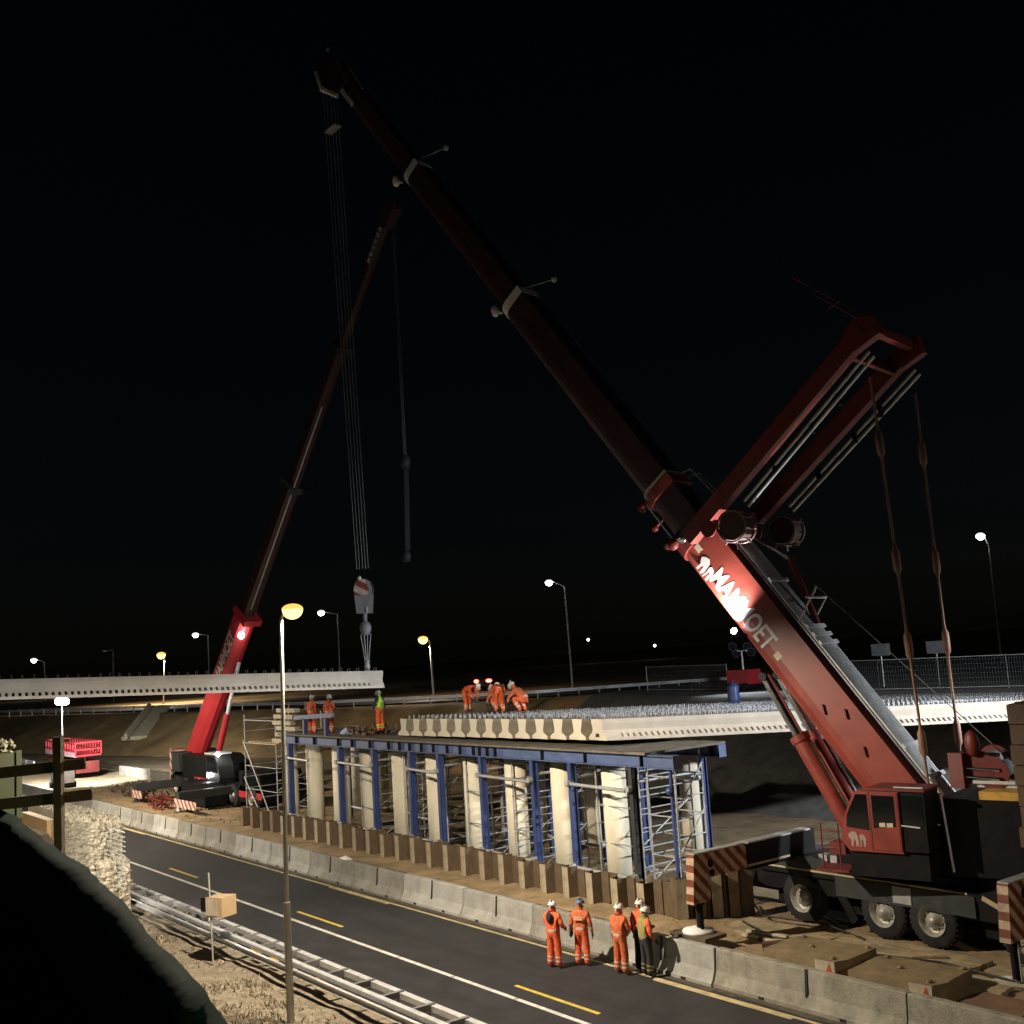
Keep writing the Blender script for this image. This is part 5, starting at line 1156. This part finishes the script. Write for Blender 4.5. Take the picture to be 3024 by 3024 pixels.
# gabion-like abutment with plywood box and rebar
t = thing('gabion_wall', 'bright stone-faced abutment wall with plywood end panel beside the guard rail', 'wall', (-46, 13, 0))
m = MB(); m.box(-53, -43.2, 12.5, 13.5, -.1, 3.5); m.box(-43.2, -42.2, 12.6, 13.45, -.1, 2.0); part('core', m, M('pale_fill', (.55, .5, .38), .9, var=.25, dirt=.3), t)
m = MB(); rg = random.Random(8)
for i in range(1500):
    if rg.random() < .72: p = (rg.uniform(-48.4, -43.2), 12.48 + rg.uniform(-.05, .02), rg.uniform(.0, 3.5))
    else: p = rg.choice(((-43.18 + rg.uniform(-.02, .06), rg.uniform(12.5, 13.5), rg.uniform(2.0, 3.4)), (rg.uniform(-43.2, -42.2), 12.58 + rg.uniform(-.04, .02), rg.uniform(0, 2.0)), (-42.18, rg.uniform(12.6, 13.4), rg.uniform(0, 2.0)), (rg.uniform(-43.2, -42.2), rg.uniform(12.6, 13.4), 2.02)))
    m.rock(p, rg.uniform(.08, .19), rg)
for i in range(500): m.rock((rg.uniform(-53, -43.2), rg.uniform(12.5, 13.5), 3.5 + rg.uniform(-.03, .04)), rg.uniform(.05, .13), rg)
part('stone_fill', m, stone_m, t, kind='stuff')
m = MB(); m.box(-52.5, -48.3, 12.1, 12.42, -.1, 3.2); part('plywood_panel', m, ply, t)
for j in range(13):
    m = MB(); z = 1.3 + .165 * j; m.tube((-43.2, 12.9, z), (-41.3, 13.0, z - .05), .022, n=6); part('rebar', m, galv, t)
# foreground sheeting mound
rid = [(-22, 3.2, 7.55), (-16.56, 3.55, 7.15), (-15.24, 3.64, 7.01), (-13.34, 3.69, 6.83), (-12.14, 3.62, 6.73), (-10.95, 3.55, 6.58), (-9.76, 3.48, 6.46), (-8.71, 3.39, 6.35), (-8.0, 3.3, 6.22), (-6.5, 3.2, 6.1), (-3, 3.0, 6.0)]
rows = [(1.6, -6.0), (.7, -3.2), (.25, -1.3), (.08, -.3), (0, 0), (-.22, -.05), (-.42, -.12), (-.6, -.5), (-.9, -1.5), (-1.6, -2.3), (-4, -3.2), (-8, -4.4)]
rr2 = []
for a, b in zip(rid, rid[1:]):
    for j in range(6): rr2.append(tuple(a[k] + (b[k] - a[k]) * j / 6 for k in range(3)))
g = MB(); vs = []
for i, (x, y, z) in enumerate(rr2):
    for j, (dy, dz) in enumerate(rows):
        w = .035 * nz(x * 1.2, j * .9, .8, 2) + .02 * nz(x * 4, j * 1.7, 1, 6); vs.append((x - dy * .12, y + dy + w, z + dz + w))
n = len(rows); g.add(vs, [(i * n + j, i * n + j + 1, (i + 1) * n + j + 1, (i + 1) * n + j) for i in range(len(rr2) - 1) for j in range(n - 1)], True)
for k_, f_ in enumerate(g.f): g.m[k_] = 1 if (k_ % (n - 1)) >= 7 else 0
tag(obj('sheeted_bank', g.mesh('sheeted_bank', [tarp, tarp_blk])), kind='structure')
# timber edge protection
t = thing('timber_handrail', 'rough timber post with two horizontal boards at the left edge', 'handrail', (-18.2, 4.72, 6.3))
m = MB(); m.beam((-18.35, 4.78, 5.5), (-18.06, 4.7, 8.0), .12, .13, (.8, -.6, 0)); part('post', m, timber, t)
m = MB(); m.beam((-19.0, 3.7, 6.2), (-19.0, 3.7, 7.2), .1, .1, (.8, -.6, 0)); part('post', m, timber, t)
for (a, b) in (((-19.6, 2.9, 7.42), (-17.92, 5.02, 7.56)), ((-19.6, 2.9, 6.95), (-17.92, 5.12, 7.08))):
    m = MB(); m.beam(V(a) + V((-.06, .06, 0)), V(b) + V((-.06, .06, 0)), .05, .17); part('board', m, timber, t)
t = thing('skip', 'dull green skip heaped with pale rubble at the left edge', 'skip', (-34, 6.2, 4.6))
m = MB(); m.prism([(-1.6, 0), (1.3, 0), (1.3, 1.75), (-1.6, 1.75)], (-32.75, 6.2, 5.2), (0, 1, 0), (0, 0, 1), (-1, 0, 0), 2.4); m.box(-32.78, -32.7, 7.42, 7.56, 5.2, 7.0); part('body', m, skip_green, t)
m = MB(); rg = random.Random(2)
for i in range(90): m.rock((rg.uniform(-35.1, -32.8), rg.uniform(4.7, 7.45), 6.95 + rg.uniform(0, .25)), rg.uniform(.06, .18), rg)
for i in range(18): x, y = rg.uniform(-34, -32.8), rg.uniform(4.8, 7.2); m.beam((x, y, 7.0), (x + rg.uniform(-.5, .5), y + rg.uniform(-.5, .5), 7.2), .05, .05)
part('rubble', m, M('pale_rubble', (.3, .29, .2), .9, var=.3), t, kind='stuff')
m = MB(); m.prism([(-8, 0), (9.8, 0), (8.6, 3.3), (7.4, 5.2), (-8, 5.2)], (-37, 0, -.1), (0, 1, 0), (0, 0, 1), (1, 0, 0), 7.6); struct('bank_shoulder', m, soil_dark)
# marker pole with boxes on the verge
t = thing('marker_post', 'thin pale post carrying a tan box beside the guard rail', 'post', (-33.63, 13.1, 0))
m = MB(); m.tube((-33.6, 13.15, -.1), (-33.66, 13.1, 2.72), .03, n=8); part('post', m, lampgrey, t)
bx = M('tan_box', (.42, .3, .17), .7, var=.12)
m = MB(); m.hexa([V((-33.72, 13.0, 1.42)), V((-33.18, 13.3, 1.42)), V((-33.4, 13.85, 1.42)), V((-33.95, 13.5, 1.42)), V((-33.72, 13.0, 2.0)), V((-33.18, 13.3, 2.0)), V((-33.4, 13.85, 2.0)), V((-33.95, 13.5, 2.0))]); bo = part('cabinet', m, bx, t)
m = MB(); m.hexa([V((-33.69, 13.0, 1.47)), V((-33.32, 13.205, 1.47)), V((-33.32, 13.195, 1.47)), V((-33.69, 12.99, 1.47)), V((-33.69, 13.0, 1.95)), V((-33.32, 13.205, 1.95)), V((-33.32, 13.195, 1.95)), V((-33.69, 12.99, 1.95))]); part('panel', m, M('pale_tan', (.45, .38, .3), .6), bo)
m = MB(); m.hexa([V(p) for p in ((-37.0, 14.1, .9), (-36.5, 14.35, .9), (-36.52, 14.4, .9), (-37.02, 14.15, .9), (-37.0, 14.1, 1.35), (-36.5, 14.35, 1.35), (-36.52, 14.4, 1.35), (-37.02, 14.15, 1.35))]); t = thing('black_sign', 'small black sign plate on a stub post above the guard rail', 'sign', (-36.8, 14.2, 0)); part('plate', m, black, t)
m = MB(); m.tube((-36.75, 14.28, 0), (-36.75, 14.28, 1.3), .025, n=6); part('stub_post', m, galv, t)
m = MB(); m.path([(-24.5, 10.6, .6), (-24.2, 11.5, .55), (-23.4, 11.6, .5)], .02); solo('fallen_stake', m, timber, 'thin pale stakes lying in the dry grass', 'stake', (-24.2, 11.4, .4))
m = MB(); m.ball((-21.9, 12.4, .15), .28, .16, .08); solo('orange_rag', m, M('orange_rag', (.6, .16, .06), .8), 'small orange rag in the grass at the bottom edge', 'rag', (-21.9, 12.4, .1))

# ================================================================== FAR RIGHT: deck end, fence, lighting tower, car
tower_light('red lighting tower with unlit-looking heads standing beyond the deck', (-48.6, 54.7, 5.4), 8.0, ((-.75, .2), (-.45, -.25), (.5, .15), (.8, -.2)), (.85, .92, 1), 1600, (-34, 42, 5.0), red2, .06, lens=.5)
tower_light('lighting tower out of view beyond the right edge, lighting the deck end', (-6.5, 36.5, .5), 10.5, ((-.7, .1), (-.25, .1), (.25, .1), (.7, .1)), (.9, .95, 1), RTW, (-19.5, 38.0, 4.6), M('white_box', (.6, .6, .6), .5), cone=95)
tower_light('lighting tower on the bank out of view beyond the left edge', (-36.3, 3.6, 5.1), 7.7, ((-.7, .1), (-.25, .1), (.25, .1), (.7, .1)), (1, .93, .8), LTW, (-46.5, 12.5, 1.5), M('white_box', (.6, .6, .6), .5), cone=62)
m = MB(); m.lathe([(0, 0), (.26, 0), (.28, .3), (.26, .6), (.28, .8), (.2, .92), (.06, .95), (.06, 1.05), (0, 1.05)], (-34.0, 37.5, 5.85), n=14); solo('barrel', m, blue, 'blue plastic barrel standing on the deck mesh', 'barrel', (-34, 37.5, 5.85))
fx = [(-58.5, 55.6), (-53.8, 55.25), (-50.3, 55.0), (-44.5, 54.2), (-41, 53.9), (-37.7, 53.5), (-34.4, 54.2), (-31.0, 55.0), (-27.6, 55.2), (-24.2, 55.4)]
for i, (a, b) in enumerate(zip(fx, fx[1:])):
    if i == 2: continue
    z0, z1 = 5.35, 7.05
    t = thing('fence_panel', 'temporary wire fence panel beyond the deck, %s from the red lighting tower' % ('far left' if i == 0 else 'left next' if i == 1 else order[i - 3]), 'fence panel', (a[0], a[1], z0), 'temporary fence panels')
    m = MB()
    for z in (z0 + .1, z1): m.tube((*a, z), (*b, z), .025, n=6)
    for p in (a, b): m.tube((*p, z0), (*p, z1 + .05), .03, n=6)
    part('frame', m, galv_dull, t)
    m = MB(); A_, B_ = V((*a, 0)), V((*b, 0))
    for j in range(1, 24): p = A_ + (B_ - A_) * j / 24; m.beam(p + V((0, 0, z0 + .1)), p + V((0, 0, z1)), .008, .008, (0, 1, 0))
    for j in range(1, 7): z = z0 + .1 + (z1 - z0) * j / 7; m.beam(A_ + V((0, 0, z)), B_ + V((0, 0, z)), .008, .008)
    part('wire_mesh', m, mesh_m, t)
for i, (x, y) in enumerate(((-39.5, 56.5), (-36.2, 57.0))):
    t = thing('site_light', ('first' if i == 0 else 'second') + ' small white work lamp on a stand behind the fence', 'work lamp', (x, y, 5.4), 'work lamps behind the fence')
    m = MB(); m.tube((x, y, 5.4), (x, y, 7.3), .04, n=6); part('stand', m, galv, t); m = MB(); m.box(x - .5, x + .5, y - .2, y + .2, 7.2, 7.9); part('lamp_box', m, M('pale_box', (.14, .15, .16), .5), t)
t = thing('far_car', 'car seen from behind with red tail lights on the slip road', 'car', (0, 0, 0))
m = MB(); m.prism([(-2.1, .3), (2.1, .3), (2.15, .7), (1.2, .95), (.6, 1.4), (-1.4, 1.45), (-2.1, 1.0)], (0, -.85, 0), (1, 0, 0), (0, 0, 1), (0, 1, 0), 1.7); part('body', m, black, t)
tl = glow('tail_light', (1.0, .03, .02), 30)
for Y in (-.7, .7):
    m = MB(); m.ball((-2.1, Y, .85), .12, .34 if Y < 0 else .26, .2); part('tail_light', m, tl, t)
for xx in (-1.3, 1.4):
    w_ = obj('wheel', None, t); wheel(w_, (xx, -.86, .33), .33, .22, -1)
t.location = (-103.8, 73.1, 4.75); t.rotation_euler = (0, 0, rad(145))
for i, (p) in enumerate((V((-198.9, 171.1, 10.04)), V((-189.7, 183.6, 7.7)))):
    m = MB(); m.ball(p, .32); solo('distant_lamp', m, led_far, ('left' if i == 0 else 'right') + ' of two tiny distant lights low over the horizon', 'lamp', p - V((0, 0, 5)), 'distant lights')
